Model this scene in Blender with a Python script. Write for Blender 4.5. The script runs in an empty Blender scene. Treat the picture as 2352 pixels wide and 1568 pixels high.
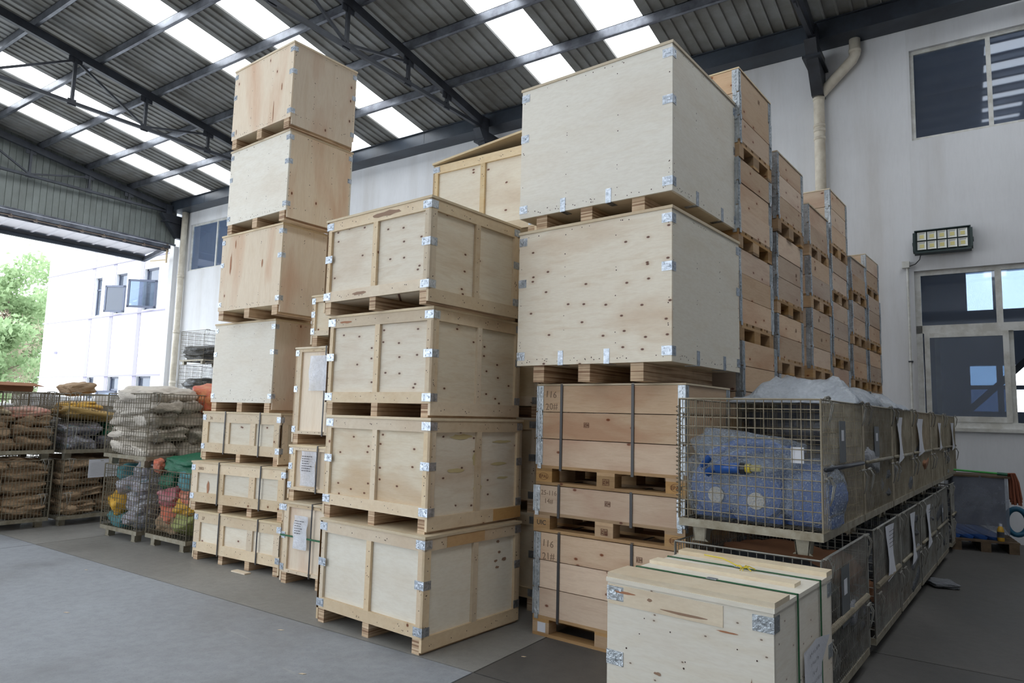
import bpy, bmesh, math, random
from mathutils import Vector, Matrix, noise
rnd = random.Random(7)
scn = bpy.context.scene
C = scn.collection

# ------------------------------------------------------------------ camera, world, exposure
cd = bpy.data.cameras.new('camera'); cam = bpy.data.objects.new('camera', cd); C.objects.link(cam)
R_ = (0.8262002661, 0.5627842314, 0.0258269068); U_ = (0.0387025946, -0.1024330337, 0.9939867115)
F_ = (-0.5620455759, 0.8202325173, 0.1064114096)
cam.matrix_world = Matrix(((R_[0], U_[0], -F_[0], 0), (R_[1], U_[1], -F_[1], 0), (R_[2], U_[2], -F_[2], 1.6), (0, 0, 0, 1)))
cd.sensor_width = 36; cd.lens = 1575.33*36/2352; cd.clip_start = .05; cd.clip_end = 400
scn.camera = cam
scn.view_settings.view_transform = 'Standard'; scn.view_settings.look = 'None'
scn.view_settings.gamma = 1; scn.view_settings.use_curve_mapping = False
scn.view_settings.exposure = 0.2
w = bpy.data.worlds.new('overcast_sky'); scn.world = w; w.use_nodes = True
wn = w.node_tree; wn.nodes.clear()
bg = wn.nodes.new('ShaderNodeBackground'); wo = wn.nodes.new('ShaderNodeOutputWorld')
tcw = wn.nodes.new('ShaderNodeTexCoord'); sx = wn.nodes.new('ShaderNodeSeparateXYZ'); rw = wn.nodes.new('ShaderNodeValToRGB')
rw.color_ramp.elements[0].position = .0; rw.color_ramp.elements[0].color = (.88, .94, 1, 1)
rw.color_ramp.elements[1].position = 1; rw.color_ramp.elements[1].color = (.76, .88, 1, 1)
wn.links.new(tcw.outputs['Generated'], sx.inputs[0]); wn.links.new(sx.outputs[2], rw.inputs[0])
wn.links.new(rw.outputs[0], bg.inputs[0]); bg.inputs[1].default_value = 4.2
wn.links.new(bg.outputs[0], wo.inputs[0])
SKYLIGHT = 4.0
sd = bpy.data.lights.new('sun', 'SUN'); sd.energy = 2.0; sd.angle = math.radians(12); sd.color = (1, .97, .92)
so = bpy.data.objects.new('sun', sd); C.objects.link(so)
so.rotation_euler = Vector((-.35, -.75, 1.3)).to_track_quat('Z', 'Y').to_euler(); so.location = (-30, -20, 40)

# ------------------------------------------------------------------ helpers
class MB:
    def __init__(s): s.v = []; s.f = []; s.smooth = False
    def box(s, x0, x1, y0, y1, z0, z1, m=None):
        n = len(s.v); P = [(x, y, z) for z in (z0, z1) for y in (y0, y1) for x in (x0, x1)]
        if m is not None: P = [tuple(m @ Vector(p)) for p in P]
        s.v += P
        s.f += [tuple(n+i for i in q) for q in ((0, 2, 3, 1), (4, 5, 7, 6), (0, 1, 5, 4), (2, 6, 7, 3), (0, 4, 6, 2), (1, 3, 7, 5))]
        return s
    def bar(s, a, b, r, n=4, ry=None, up=(0, 0, 1)):
        a = Vector(a); b = Vector(b); d = (b-a)
        if d.length < 1e-6: return s
        d.normalize(); u = d.cross(Vector(up))
        if u.length < 1e-3: u = d.cross(Vector((1, 0, 0)))
        u.normalize(); v = u.cross(d); k = len(s.v); off = math.pi/4 if n == 4 else 0
        q = math.sqrt(2) if n == 4 else 1
        for p in (a, b):
            for i in range(n):
                t = 2*math.pi*i/n+off; s.v.append(tuple(p+u*math.cos(t)*r*q+v*math.sin(t)*(ry or r)*q))
        for i in range(n): j = (i+1) % n; s.f.append((k+i, k+j, k+n+j, k+n+i))
        s.f.append(tuple(k+i for i in range(n))[::-1]); s.f.append(tuple(k+n+i for i in range(n)))
        return s
    def wire(s, a, b, r):
        a = Vector(a); b = Vector(b); d = (b-a).normalized(); u = d.orthogonal().normalized(); v = u.cross(d); k = len(s.v)
        for p in (a, b):
            for i in range(4):
                t = math.pi*i/2+.78; s.v.append(tuple(p+u*math.cos(t)*r+v*math.sin(t)*r))
        for i in range(4): j = (i+1) % 4; s.f.append((k+i, k+j, k+4+j, k+4+i))
        return s
    def tube(s, pts, r, n=8, caps=True):
        pts = [Vector(p) for p in pts]; k = len(s.v); u = None
        rr = r if isinstance(r, (list, tuple)) else [r]*len(pts)
        for i, p in enumerate(pts):
            d = (pts[min(i+1, len(pts)-1)]-pts[max(i-1, 0)]).normalized()
            if u is None: u = d.orthogonal().normalized()
            u = (u-d*u.dot(d)).normalized(); v = d.cross(u)
            for j in range(n):
                t = 2*math.pi*j/n; s.v.append(tuple(p+(u*math.cos(t)+v*math.sin(t))*rr[i]))
        for i in range(len(pts)-1):
            for j in range(n):
                a = k+i*n+j; b = k+i*n+(j+1) % n; s.f.append((a, b, b+n, a+n))
        if caps:
            s.f.append(tuple(k+j for j in range(n))[::-1]); s.f.append(tuple(k+(len(pts)-1)*n+j for j in range(n)))
        return s
    def poly(s, pts):
        k = len(s.v); s.v += [tuple(p) for p in pts]; s.f.append(tuple(range(k, k+len(pts)))); return s
    def prism(s, pts, ext):
        k = len(s.v); n = len(pts); e = Vector(ext)
        s.v += [tuple(p) for p in pts]+[tuple(Vector(p)+e) for p in pts]
        s.f.append(tuple(range(k, k+n))[::-1]); s.f.append(tuple(range(k+n, k+2*n)))
        for i in range(n): j = (i+1) % n; s.f.append((k+i, k+j, k+n+j, k+n+i))
        return s
    def mesh(s, name, mat, smooth=False):
        me = bpy.data.meshes.new(name); me.from_pydata(s.v, [], s.f); me.materials.append(mat)
        bm = bmesh.new(); bm.from_mesh(me); bmesh.ops.recalc_face_normals(bm, faces=bm.faces); bm.to_mesh(me); bm.free()
        if smooth: me.polygons.foreach_set('use_smooth', [True]*len(me.polygons))
        me.update(); return me
    def build(s, name, mat, parent=None, loc=None, smooth=False):
        return link(name, s.mesh(name, mat, smooth), parent, loc)

def link(name, me, parent=None, loc=None, rot=None, scale=None):
    o = bpy.data.objects.new(name, me); C.objects.link(o)
    if parent: o.parent = parent
    if loc: o.location = loc
    if rot: o.rotation_euler = rot
    if scale: o.scale = scale
    return o
def thing(name, label, cat, loc=(0, 0, 0), yaw=0, group=None):
    o = bpy.data.objects.new(name, None); C.objects.link(o); o.empty_display_size = .1
    o.location = loc; o.rotation_euler = (0, 0, math.radians(yaw)); o['label'] = label; o['category'] = cat
    if group: o['group'] = group
    return o
def tag(o, label, cat, group=None):
    o['label'] = label; o['category'] = cat
    if group: o['group'] = group
    return o
def struct(o): o['kind'] = 'structure'; return o
def stuff(o): o['kind'] = 'stuff'; return o
_cache = {}
def bxmesh(name, dims, mat):
    """shared box mesh, origin at low corner"""
    k = (name, tuple(round(v, 4) for v in dims), mat.name)
    if k not in _cache: _cache[k] = MB().box(0, dims[0], 0, dims[1], 0, dims[2]).mesh(name, mat)
    return _cache[k]
def bx(name, x0, x1, y0, y1, z0, z1, mat, parent):
    return link(name, bxmesh(name, (x1-x0, y1-y0, z1-z0), mat), parent, (x0, y0, z0))

# ------------------------------------------------------------------ materials
def srgb(r, g, b):
    f = lambda c: (c/255/12.92) if c/255 <= .04045 else ((c/255+.055)/1.055)**2.4
    return (f(r), f(g), f(b), 1)
def newmat(name):
    m = bpy.data.materials.new(name); m.use_nodes = True; nt = m.node_tree; nt.nodes.clear()
    out = nt.nodes.new('ShaderNodeOutputMaterial'); p = nt.nodes.new('ShaderNodeBsdfPrincipled')
    nt.links.new(p.outputs[0], out.inputs[0]); return m, nt, p, out
def N(nt, t, **k):
    n = nt.nodes.new(t)
    for a, b in k.items(): setattr(n, a, b)
    return n
def ramp(nt, stops, inp=None):
    n = nt.nodes.new('ShaderNodeValToRGB'); e = n.color_ramp.elements
    while len(e) < len(stops): e.new(.5)
    for i, (p, c) in enumerate(stops): e[i].position = p; e[i].color = c if len(c) == 4 else (*c, 1)
    if inp is not None: nt.links.new(inp, n.inputs[0])
    return n
def mixc(nt, fac, a, b, mode='MIX'):
    n = nt.nodes.new('ShaderNodeMix'); n.data_type = 'RGBA'; n.blend_type = mode
    for s, v in ((0, fac), (6, a), (7, b)):
        if hasattr(v, 'links') or hasattr(v, 'is_linked'): nt.links.new(v, n.inputs[s])
        else: n.inputs[s].default_value = v
    return n.outputs[2]
def coords(nt, scale, jitter=True):
    tc = N(nt, 'ShaderNodeTexCoord'); mp = N(nt, 'ShaderNodeMapping'); mp.inputs['Scale'].default_value = scale
    if jitter:
        oi = N(nt, 'ShaderNodeObjectInfo'); mu = N(nt, 'ShaderNodeMath', operation='MULTIPLY'); mu.inputs[1].default_value = 37.7
        nt.links.new(oi.outputs['Random'], mu.inputs[0]); cx = N(nt, 'ShaderNodeCombineXYZ')
        for i in range(3): nt.links.new(mu.outputs[0], cx.inputs[i])
        nt.links.new(cx.outputs[0], mp.inputs['Location'])
    nt.links.new(tc.outputs['Object'], mp.inputs['Vector'])
    return mp.outputs[0]
def noise_(nt, vec, scale, detail=4, rough=.55, dist=0):
    n = N(nt, 'ShaderNodeTexNoise'); n.inputs['Scale'].default_value = scale; n.inputs['Detail'].default_value = detail
    n.inputs['Roughness'].default_value = rough; n.inputs['Distortion'].default_value = dist
    nt.links.new(vec, n.inputs['Vector']); return n.outputs['Fac']
def bump(nt, p, h, strength, dist=.01):
    b = N(nt, 'ShaderNodeBump'); b.inputs['Strength'].default_value = strength; b.inputs['Distance'].default_value = dist
    nt.links.new(h, b.inputs['Height']); nt.links.new(b.outputs[0], p.inputs['Normal'])

def wood(name, light, mid, dark, grain=(1, 1, 9), knots=.12, kscale=4.5, kcol=(110, 62, 42), stain=.5, rough=.62, vary=.16, kr=.10):
    m, nt, p, out = newmat(name)
    v = coords(nt, grain)
    g = noise_(nt, v, 3.2, 7, .62, .6)
    fine = noise_(nt, coords(nt, tuple(q*5 for q in grain)), 5, 3, .6)
    base = ramp(nt, [(.30, srgb(*mid)), (.52, srgb(*light)), (.75, srgb(*mid))], g)
    lv = coords(nt, tuple(.5+.28*q for q in grain))
    lo = noise_(nt, lv, 1.3, 3, .5, .4)
    lr = ramp(nt, [(.50, (0, 0, 0)), (.72, (1, 1, 1))], lo)
    mm = N(nt, 'ShaderNodeMath', operation='MULTIPLY'); nt.links.new(lr.outputs[0], mm.inputs[0]); mm.inputs[1].default_value = stain
    c = mixc(nt, mm.outputs[0], base.outputs[0], srgb(*dark))
    fr = ramp(nt, [(.35, (.95, .94, .93)), (.6, (1, 1, 1))], fine)
    c = mixc(nt, 1.0, c, fr.outputs[0], 'MULTIPLY')
    if knots > 0:
        kg = tuple(1.0 if q < 2 else 1.7 for q in grain)
        kc = coords(nt, (1, 1, 1)); ks = N(nt, 'ShaderNodeSeparateXYZ'); nt.links.new(kc, ks.inputs[0])
        ka = N(nt, 'ShaderNodeMath', operation='ADD'); nt.links.new(ks.outputs[0], ka.inputs[0]); nt.links.new(ks.outputs[1], ka.inputs[1])
        kx = N(nt, 'ShaderNodeMath', operation='MULTIPLY'); nt.links.new(ka.outputs[0], kx.inputs[0]); kx.inputs[1].default_value = kg[0]
        kz = N(nt, 'ShaderNodeMath', operation='MULTIPLY'); nt.links.new(ks.outputs[2], kz.inputs[0]); kz.inputs[1].default_value = kg[2]
        kb = N(nt, 'ShaderNodeCombineXYZ'); nt.links.new(kx.outputs[0], kb.inputs[0]); nt.links.new(kz.outputs[0], kb.inputs[1]); kv = kb.outputs[0]
        vo = N(nt, 'ShaderNodeTexVoronoi'); vo.voronoi_dimensions = '2D'; vo.inputs['Scale'].default_value = kscale; nt.links.new(kv, vo.inputs['Vector'])
        kd = ramp(nt, [(.0, (1, 1, 1)), (kr*.55, (.9, .9, .9)), (kr, (0, 0, 0))], vo.outputs['Distance'])
        sp = N(nt, 'ShaderNodeSeparateColor'); nt.links.new(vo.outputs['Color'], sp.inputs[0])
        th = N(nt, 'ShaderNodeMath', operation='LESS_THAN'); nt.links.new(sp.outputs[0], th.inputs[0]); th.inputs[1].default_value = knots
        km = N(nt, 'ShaderNodeMath', operation='MULTIPLY'); nt.links.new(kd.outputs[0], km.inputs[0]); nt.links.new(th.outputs[0], km.inputs[1])
        halo = ramp(nt, [(.0, (1, 1, 1)), (kr*3.2, (0, 0, 0))], vo.outputs['Distance'])
        hm = N(nt, 'ShaderNodeMath', operation='MULTIPLY'); nt.links.new(halo.outputs[0], hm.inputs[0]); nt.links.new(th.outputs[0], hm.inputs[1])
        h2 = N(nt, 'ShaderNodeMath', operation='MULTIPLY'); nt.links.new(hm.outputs[0], h2.inputs[0]); h2.inputs[1].default_value = .45
        c = mixc(nt, h2.outputs[0], c, srgb(*dark))
        c = mixc(nt, km.outputs[0], c, srgb(*kcol))
    oi = N(nt, 'ShaderNodeObjectInfo')
    hs = N(nt, 'ShaderNodeHueSaturation'); mr = N(nt, 'ShaderNodeMapRange'); nt.links.new(oi.outputs['Random'], mr.inputs[0])
    mr.inputs[3].default_value = 1-vary; mr.inputs[4].default_value = 1+vary*.45
    nt.links.new(mr.outputs[0], hs.inputs['Value']); nt.links.new(c, hs.inputs['Color'])
    mr2 = N(nt, 'ShaderNodeMapRange'); m7 = N(nt, 'ShaderNodeMath', operation='MULTIPLY'); m7.inputs[1].default_value = 7.31
    fr7 = N(nt, 'ShaderNodeMath', operation='FRACT'); nt.links.new(oi.outputs['Random'], m7.inputs[0]); nt.links.new(m7.outputs[0], fr7.inputs[0])
    nt.links.new(fr7.outputs[0], mr2.inputs[0]); mr2.inputs[3].default_value = .85; mr2.inputs[4].default_value = 1.2
    nt.links.new(mr2.outputs[0], hs.inputs['Saturation'])
    nt.links.new(hs.outputs[0], p.inputs['Base Color']); p.inputs['Roughness'].default_value = rough
    p.inputs['Specular IOR Level'].default_value = .3
    bump(nt, p, fine, .05, .004)
    return m
def plain(name, col, rough=.6, metal=0, bumpy=0, bscale=20, vary=0, spec=.5, mottled=0, mcol=None, mscale=3):
    m, nt, p, out = newmat(name)
    c4 = srgb(*col); p.inputs['Base Color'].default_value = c4
    p.inputs['Roughness'].default_value = rough; p.inputs['Metallic'].default_value = metal
    p.inputs['Specular IOR Level'].default_value = spec
    if mottled:
        v = coords(nt, (1, 1, 1)); n = noise_(nt, v, mscale, 6, .65)
        r = ramp(nt, [(.5-mottled*.25, srgb(*mcol)), (.5+mottled*.25, c4)], n); nt.links.new(r.outputs[0], p.inputs['Base Color'])
    if vary:
        src = p.inputs['Base Color'].links[0].from_socket if p.inputs['Base Color'].links else None
        oi = N(nt, 'ShaderNodeObjectInfo'); hs = N(nt, 'ShaderNodeHueSaturation'); mr = N(nt, 'ShaderNodeMapRange')
        nt.links.new(oi.outputs['Random'], mr.inputs[0]); mr.inputs[3].default_value = 1-vary; mr.inputs[4].default_value = 1+vary*.5
        nt.links.new(mr.outputs[0], hs.inputs['Value'])
        if src: nt.links.new(src, hs.inputs['Color'])
        else: hs.inputs['Color'].default_value = c4
        nt.links.new(hs.outputs[0], p.inputs['Base Color'])
    if bumpy:
        v = coords(nt, (1, 1, 1)); h = noise_(nt, v, bscale, 5, .6); bump(nt, p, h, bumpy, .02)
    return m

M_ply = wood('birch_plywood', (236, 227, 208), (228, 215, 192), (208, 184, 156), (.8, .8, 5), knots=.16, kscale=5, stain=.55)
M_plyk = wood('knotty_plywood', (236, 226, 207), (226, 211, 187), (206, 178, 146), (.8, .8, 6), knots=.36, kscale=6.2, stain=.65, kr=.10, kcol=(96, 52, 36))
M_plyv = wood('plywood_upright_grain', (235, 221, 202), (228, 211, 189), (212, 174, 146), (5, 5, .55), knots=.10, kscale=4, stain=.75, kr=.08)
M_plyc = wood('cream_plywood', (241, 236, 224), (236, 229, 214), (222, 206, 184), (.7, .7, 3), knots=0, kscale=3.2, stain=.4)
M_lum = wood('pine_batten', (228, 211, 185), (220, 199, 170), (202, 172, 138), (1, 1, 1.6), knots=.06, kscale=7, stain=.4)
M_lumy = wood('warm_pine_batten', (234, 214, 180), (226, 200, 160), (206, 162, 114), (1, 1, 2), knots=.1, kscale=6, stain=.5)
M_col = wood('collar_pine_board', (219, 194, 168), (207, 178, 151), (190, 150, 124), (1.1, 1.1, 9), knots=.22, kscale=5, kcol=(120, 64, 36), stain=.7, vary=.26)
M_pal = wood('pallet_timber', (190, 157, 118), (172, 137, 100), (132, 98, 70), (1, 1, 6), knots=.1, kscale=6, stain=.6, vary=.35)
M_lid = wood('plywood_lid', (226, 211, 184), (216, 197, 166), (194, 164, 130), (1, 1, 3), knots=0, kscale=4, stain=.4)
def laminated():
    m, nt, p, out = newmat('laminated_plywood_block')
    v = coords(nt, (.012, .012, 1)); n = noise_(nt, v, 85, 2, .5)
    r = ramp(nt, [(.38, srgb(150, 116, 90)), (.5, srgb(206, 178, 146)), (.62, srgb(222, 198, 168))], n)
    v2 = coords(nt, (3, 3, 3)); n2 = noise_(nt, v2, 3, 4); r2 = ramp(nt, [(.3, (.8, .78, .76)), (.6, (1, 1, 1))], n2)
    nt.links.new(mixc(nt, 1.0, r.outputs[0], r2.outputs[0], 'MULTIPLY'), p.inputs['Base Color']); p.inputs['Roughness'].default_value = .75
    bump(nt, p, n, .3, .004); return m
M_lam = laminated()
M_plyd = wood('marked_cream_plywood', (241, 236, 224), (236, 228, 212), (216, 198, 178), (.7, .7, 4), knots=.30, kscale=8, stain=.5, kr=.06, kcol=(128, 108, 92))
M_stain = plain('brown_veneer_stain', (150, 120, 98), .7)
M_stainy = plain('yellow_wood_stain', (206, 190, 142), .7)
M_streak = plain('red_brown_knot', (168, 116, 84), .7)
M_orange = wood('amber_batten_piece', (222, 176, 112), (210, 160, 96), (180, 124, 70), (1, 1, 3), knots=0)
M_zinc = plain('galvanised_steel', (205, 212, 222), .32, .85, .25, 60, mottled=.6, mcol=(150, 158, 168), mscale=40)
M_hinge = plain('galvanised_hinge', (214, 220, 226), .30, .7, .3, 50, mottled=.8, mcol=(150, 158, 164), mscale=14, vary=.2)
M_nail = plain('nail_head', (70, 52, 44), .5, .4)
M_strap = plain('black_strapping', (54, 52, 54), .4)
M_gstrap = plain('green_strapping', (28, 96, 58), .35)
M_cage = plain('cage_wire', (184, 174, 154), .42, .4, mottled=.8, mcol=(140, 130, 110), mscale=6, vary=.2)
M_cageg = plain('grey_cage_wire', (176, 176, 170), .45, .45, mottled=.8, mcol=(128, 122, 112), mscale=6, vary=.2)
M_frame = plain('painted_cage_base', (166, 160, 144), .55, .3, mottled=.7, mcol=(128, 118, 98), mscale=12, vary=.15)
M_kraft = plain('kraft_paper_sack', (196, 170, 140), .75, 0, .9, 7, vary=.22, mottled=.9, mcol=(158, 130, 102), mscale=4, spec=.2)
M_white = plain('woven_white_sack', (212, 204, 192), .6, 0, .9, 7, vary=.18, mottled=.8, mcol=(168, 158, 146), mscale=5)
M_greyb = plain('grey_plastic_film', (150, 152, 158), .3, 0, 1.0, 9, vary=.35, mottled=1, mcol=(96, 98, 104), mscale=5)
M_dark = plain('dark_plastic_film', (74, 78, 84), .35, 0, 1.0, 9, vary=.35, mottled=1, mcol=(40, 42, 46), mscale=5)
M_yel = plain('yellow_sack', (222, 176, 62), .5, 0, .8, 8, mottled=.9, mcol=(190, 140, 40))
M_teal = plain('teal_sack', (46, 124, 130), .5, 0, .8, 8, mottled=.9, mcol=(100, 150, 156))
M_grn = plain('green_sack', (24, 104, 74), .4, 0, .8, 8, mottled=.9, mcol=(16, 92, 66))
M_org = plain('orange_sack', (212, 88, 48), .4, 0, .8, 8, mottled=.8, mcol=(200, 150, 130))
M_red = plain('red_sack', (188, 48, 44), .45, 0, .8, 8, mottled=.9, mcol=(214, 150, 90))
M_crim = plain('crimson_sack', (168, 40, 70), .4, 0, .8, 8, mottled=.8, mcol=(190, 150, 150))
M_lime = plain('lime_sack', (150, 156, 92), .5, 0, .6, 8)
M_paper = plain('white_paper', (216, 218, 226), .7, 0, .3, 14)
M_ink = plain('ink', (50, 50, 62), .7)
M_red_ink = plain('red_ink', (176, 62, 56), .7)
M_brand = plain('scorched_brand_mark', (92, 48, 26), .8)
M_pencil = plain('pencil_mark', (140, 116, 96), .8)
M_steel = plain('dark_painted_steel', (60, 64, 72), .42, .25, mottled=.5, mcol=(44, 46, 52), mscale=2)
M_beam = plain('blue_grey_beam_paint', (62, 70, 80), .38, .2, mottled=.5, mcol=(48, 52, 60), mscale=1.5)
M_purl = plain('purlin_galvanised', (122, 126, 134), .36, .6, mottled=.5, mcol=(88, 90, 98), mscale=3)
M_roof = plain('roof_sheet', (136, 137, 136), .6, .1, mottled=.6, mcol=(112, 110, 104), mscale=1.5)
M_clad = plain('gable_cladding_sheet', (128, 134, 130), .6, .1, mottled=.6, mcol=(106, 110, 106), mscale=1.2)
M_canopy = plain('white_canopy_sheet', (214, 212, 218), .5)
M_pipe = plain('cream_downpipe', (222, 214, 198), .4, 0, mottled=.5, mcol=(200, 190, 172), mscale=4)
M_blue = plain('blue_moulded_plastic', (36, 84, 156), .3)
M_cream = plain('cream_disc', (216, 206, 188), .5)
M_yfit = plain('yellow_fitting', (214, 192, 60), .4)
M_black = plain('black_rubber', (30, 32, 36), .4)
M_pvc = plain('white_window_frame', (216, 216, 212), .4, mottled=.4, mcol=(190, 188, 180), mscale=4)
M_card = plain('brown_cardboard', (150, 104, 74), .8)
M_mop = plain('rust_red_mop_cord', (140, 82, 60), .9)
M_gpole = plain('green_pole', (52, 170, 66), .4)
M_lamp = plain('lamp_housing', (44, 58, 58), .4, .3)
M_refl = plain('lamp_reflector', (226, 228, 224), .25, .2)
M_led = plain('led_chip', (206, 196, 130), .5)
M_sty = plain('styrofoam', (226, 228, 232), .8)
M_bark = plain('tree_bark', (104, 92, 80), .9)
M_asph = plain('yard_concrete', (190, 188, 184), .9, mottled=.6, mcol=(170, 168, 164), mscale=1)
M_fac = plain('white_render', (240, 240, 242), .8)
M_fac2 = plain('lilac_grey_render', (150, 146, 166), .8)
M_winf = plain('grey_window_frame', (86, 92, 110), .4)

def mixbag():
    m, nt, p, out = newmat('mixed_grey_and_coloured_film')
    v = coords(nt, (1, 1, 1)); n = noise_(nt, v, 2.6, 3, .6, .8); h = noise_(nt, v, 9, 5, .6)
    r = ramp(nt, [(.30, srgb(120, 150, 156)), (.40, srgb(160, 160, 170)), (.47, srgb(206, 206, 212)), (.53, srgb(132, 132, 142)), (.60, srgb(176, 166, 176)), (.68, srgb(96, 134, 142)), (.78, srgb(190, 120, 120))], n)
    nt.links.new(r.outputs[0], p.inputs['Base Color']); p.inputs['Roughness'].default_value = .32; bump(nt, p, h, 1.0, .02); return m
M_mixb = mixbag()
M_wire2 = plain('olive_cage_wire', (138, 130, 112), .42, .5, mottled=.8, mcol=(104, 96, 80), mscale=6)
def glassy(name, tint, rough=.03, keep=.6):
    m, nt, p, out = newmat(name); nt.nodes.remove(p)
    t = N(nt, 'ShaderNodeBsdfTransparent'); t.inputs[0].default_value = (*tint, 1)
    g = N(nt, 'ShaderNodeBsdfGlossy'); g.inputs['Roughness'].default_value = rough; g.inputs[0].default_value = (.9, .93, 1, 1)
    f = N(nt, 'ShaderNodeFresnel'); f.inputs[0].default_value = keep
    mx = N(nt, 'ShaderNodeMixShader'); nt.links.new(f.outputs[0], mx.inputs[0]); nt.links.new(t.outputs[0], mx.inputs[1]); nt.links.new(g.outputs[0], mx.inputs[2])
    df = N(nt, 'ShaderNodeBsdfDiffuse'); df.inputs[0].default_value = (.55, .6, .7, 1); m2 = N(nt, 'ShaderNodeMixShader'); m2.inputs[0].default_value = .09
    nt.links.new(mx.outputs[0], m2.inputs[1]); nt.links.new(df.outputs[0], m2.inputs[2])
    nt.links.new(m2.outputs[0], out.inputs[0]); return m
M_glass = glassy('window_glass', (.50, .58, .66), .03, 1.75)
def film(name, col, alpha, bub=0, rough=.2):
    m, nt, p, out = newmat(name)
    p.inputs['Base Color'].default_value = srgb(*col); p.inputs['Roughness'].default_value = rough
    t = N(nt, 'ShaderNodeBsdfTransparent'); t.inputs[0].default_value = (.93, .95, .98, 1)
    mx = N(nt, 'ShaderNodeMixShader')
    v = coords(nt, (1, 1, 1)); n = noise_(nt, v, 3.5, 8, .72, .2)
    r = ramp(nt, [(.25, (alpha*.5,)*3), (.75, (min(1, alpha*1.45),)*3)], n)
    al = r.outputs[0]
    if bub == 1:
        sn = noise_(nt, v, 42, 2, .6); sr_ = ramp(nt, [(.52, (0, 0, 0)), (.66, (.34, .34, .34))], sn)
        aa = N(nt, 'ShaderNodeMath', operation='ADD'); aa.use_clamp = True; nt.links.new(al, aa.inputs[0]); nt.links.new(sr_.outputs[0], aa.inputs[1]); al = aa.outputs[0]
    nt.links.new(al, mx.inputs[0]); nt.links.new(t.outputs[0], mx.inputs[1]); nt.links.new(p.outputs[0], mx.inputs[2])
    nt.links.new(mx.outputs[0], out.inputs[0])
    if bub:
        vo = N(nt, 'ShaderNodeTexVoronoi'); vo.inputs['Scale'].default_value = 38; nt.links.new(v, vo.inputs['Vector'])
        ad = N(nt, 'ShaderNodeMath', operation='ADD'); nt.links.new(vo.outputs['Distance'], ad.inputs[0]); nt.links.new(n, ad.inputs[1])
        bump(nt, p, ad.outputs[0], .8, .01)
    else: bump(nt, p, n, .8, .03)
    return m
M_bub = film('bubble_wrap', (190, 200, 212), .27, 1, .25)
M_bub2 = film('bubble_wrap_heap', (196, 202, 210), .66, 2, .3)
M_film = film('stretch_film', (160, 166, 180), .42, 0, .22)
M_pouch = film('clear_document_pouch', (226, 230, 240), .8, 0, .25)

def skylight():
    m, nt, p, out = newmat('translucent_skylight_sheet')
    p.inputs['Base Color'].default_value = (.9, .93, .95, 1); p.inputs['Emission Color'].default_value = (.93, .97, 1, 1)
    p.inputs['Emission Strength'].default_value = SKYLIGHT; return m
M_sky = skylight()
def concrete(name, c0, c1_, c2_, sc_):
    m, nt, p, out = newmat(name)
    v = coords(nt, (1, 1, 1), False)
    a = noise_(nt, v, .55, 8, .62, .3); b = noise_(nt, v, 14, 6, .7); c = noise_(nt, v, 90, 3, .6)
    r = ramp(nt, [(.3, c0), (.5, c1_), (.7, c2_)], a)
    r2 = ramp(nt, [(.35, (.80, .80, .80)), (.6, (1, 1, 1))], b)
    c1 = mixc(nt, .7, r.outputs[0], r2.outputs[0], 'MULTIPLY')
    r3 = ramp(nt, [(.30, (.72, .72, .72)), (.42, (1, 1, 1)), (.74, (1, 1, 1)), (.80, (1.25, 1.25, 1.22))], c)
    c2 = mixc(nt, .8, c1, r3.outputs[0], 'MULTIPLY')
    sv = coords(nt, (.25, 1.6, 1), False); sc = noise_(nt, sv, 3, 7, .7, .8)
    sr = ramp(nt, [(.64, (0, 0, 0)), (.72, (.5, .5, .5))], sc)
    c3 = mixc(nt, sr.outputs[0], c2, sc_)
    nt.links.new(c3, p.inputs['Base Color'])
    rr = ramp(nt, [(.3, (.42,)*3), (.7, (.68,)*3)], a); nt.links.new(rr.outputs[0], p.inputs['Roughness'])
    p.inputs['Specular IOR Level'].default_value = .35
    bump(nt, p, b, .12, .01); return m
M_floor = concrete('floor_concrete', srgb(130, 132, 136), srgb(150, 154, 160), srgb(160, 165, 172), srgb(176, 174, 172))
M_floor2 = concrete('worn_dark_concrete', srgb(80, 78, 75), srgb(94, 92, 89), srgb(105, 102, 99), srgb(134, 128, 121))
M_floor3 = concrete('dusty_brown_concrete', srgb(120, 118, 114), srgb(138, 136, 132), srgb(150, 148, 144), srgb(178, 172, 162))
def plaster():
    m, nt, p, out = newmat('stained_white_plaster')
    v = coords(nt, (1.2, 1.2, .14), False); a = noise_(nt, v, 1.3, 5, .5, .2)
    b = noise_(nt, coords(nt, (1, 1, 1), False), .7, 6, .6); f = noise_(nt, coords(nt, (9, 9, 1.2), False), 3, 5, .7)
    r = ramp(nt, [(.33, srgb(206, 205, 205)), (.5, srgb(218, 219, 222)), (.65, srgb(222, 223, 226))], a)
    r2 = ramp(nt, [(.30, (.92, .915, .91)), (.55, (1, 1, 1))], b); r3 = ramp(nt, [(.35, (.965, .965, .965)), (.55, (1, 1, 1))], f)
    c = mixc(nt, 1.0, r.outputs[0], r2.outputs[0], 'MULTIPLY'); c = mixc(nt, 1.0, c, r3.outputs[0], 'MULTIPLY')
    nt.links.new(c, p.inputs['Base Color']); p.inputs['Roughness'].default_value = .85
    bump(nt, p, f, .1, .01); return m
M_wall = plaster()
M_int = plain('dim_room_paint', (150, 158, 172), .8)
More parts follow.
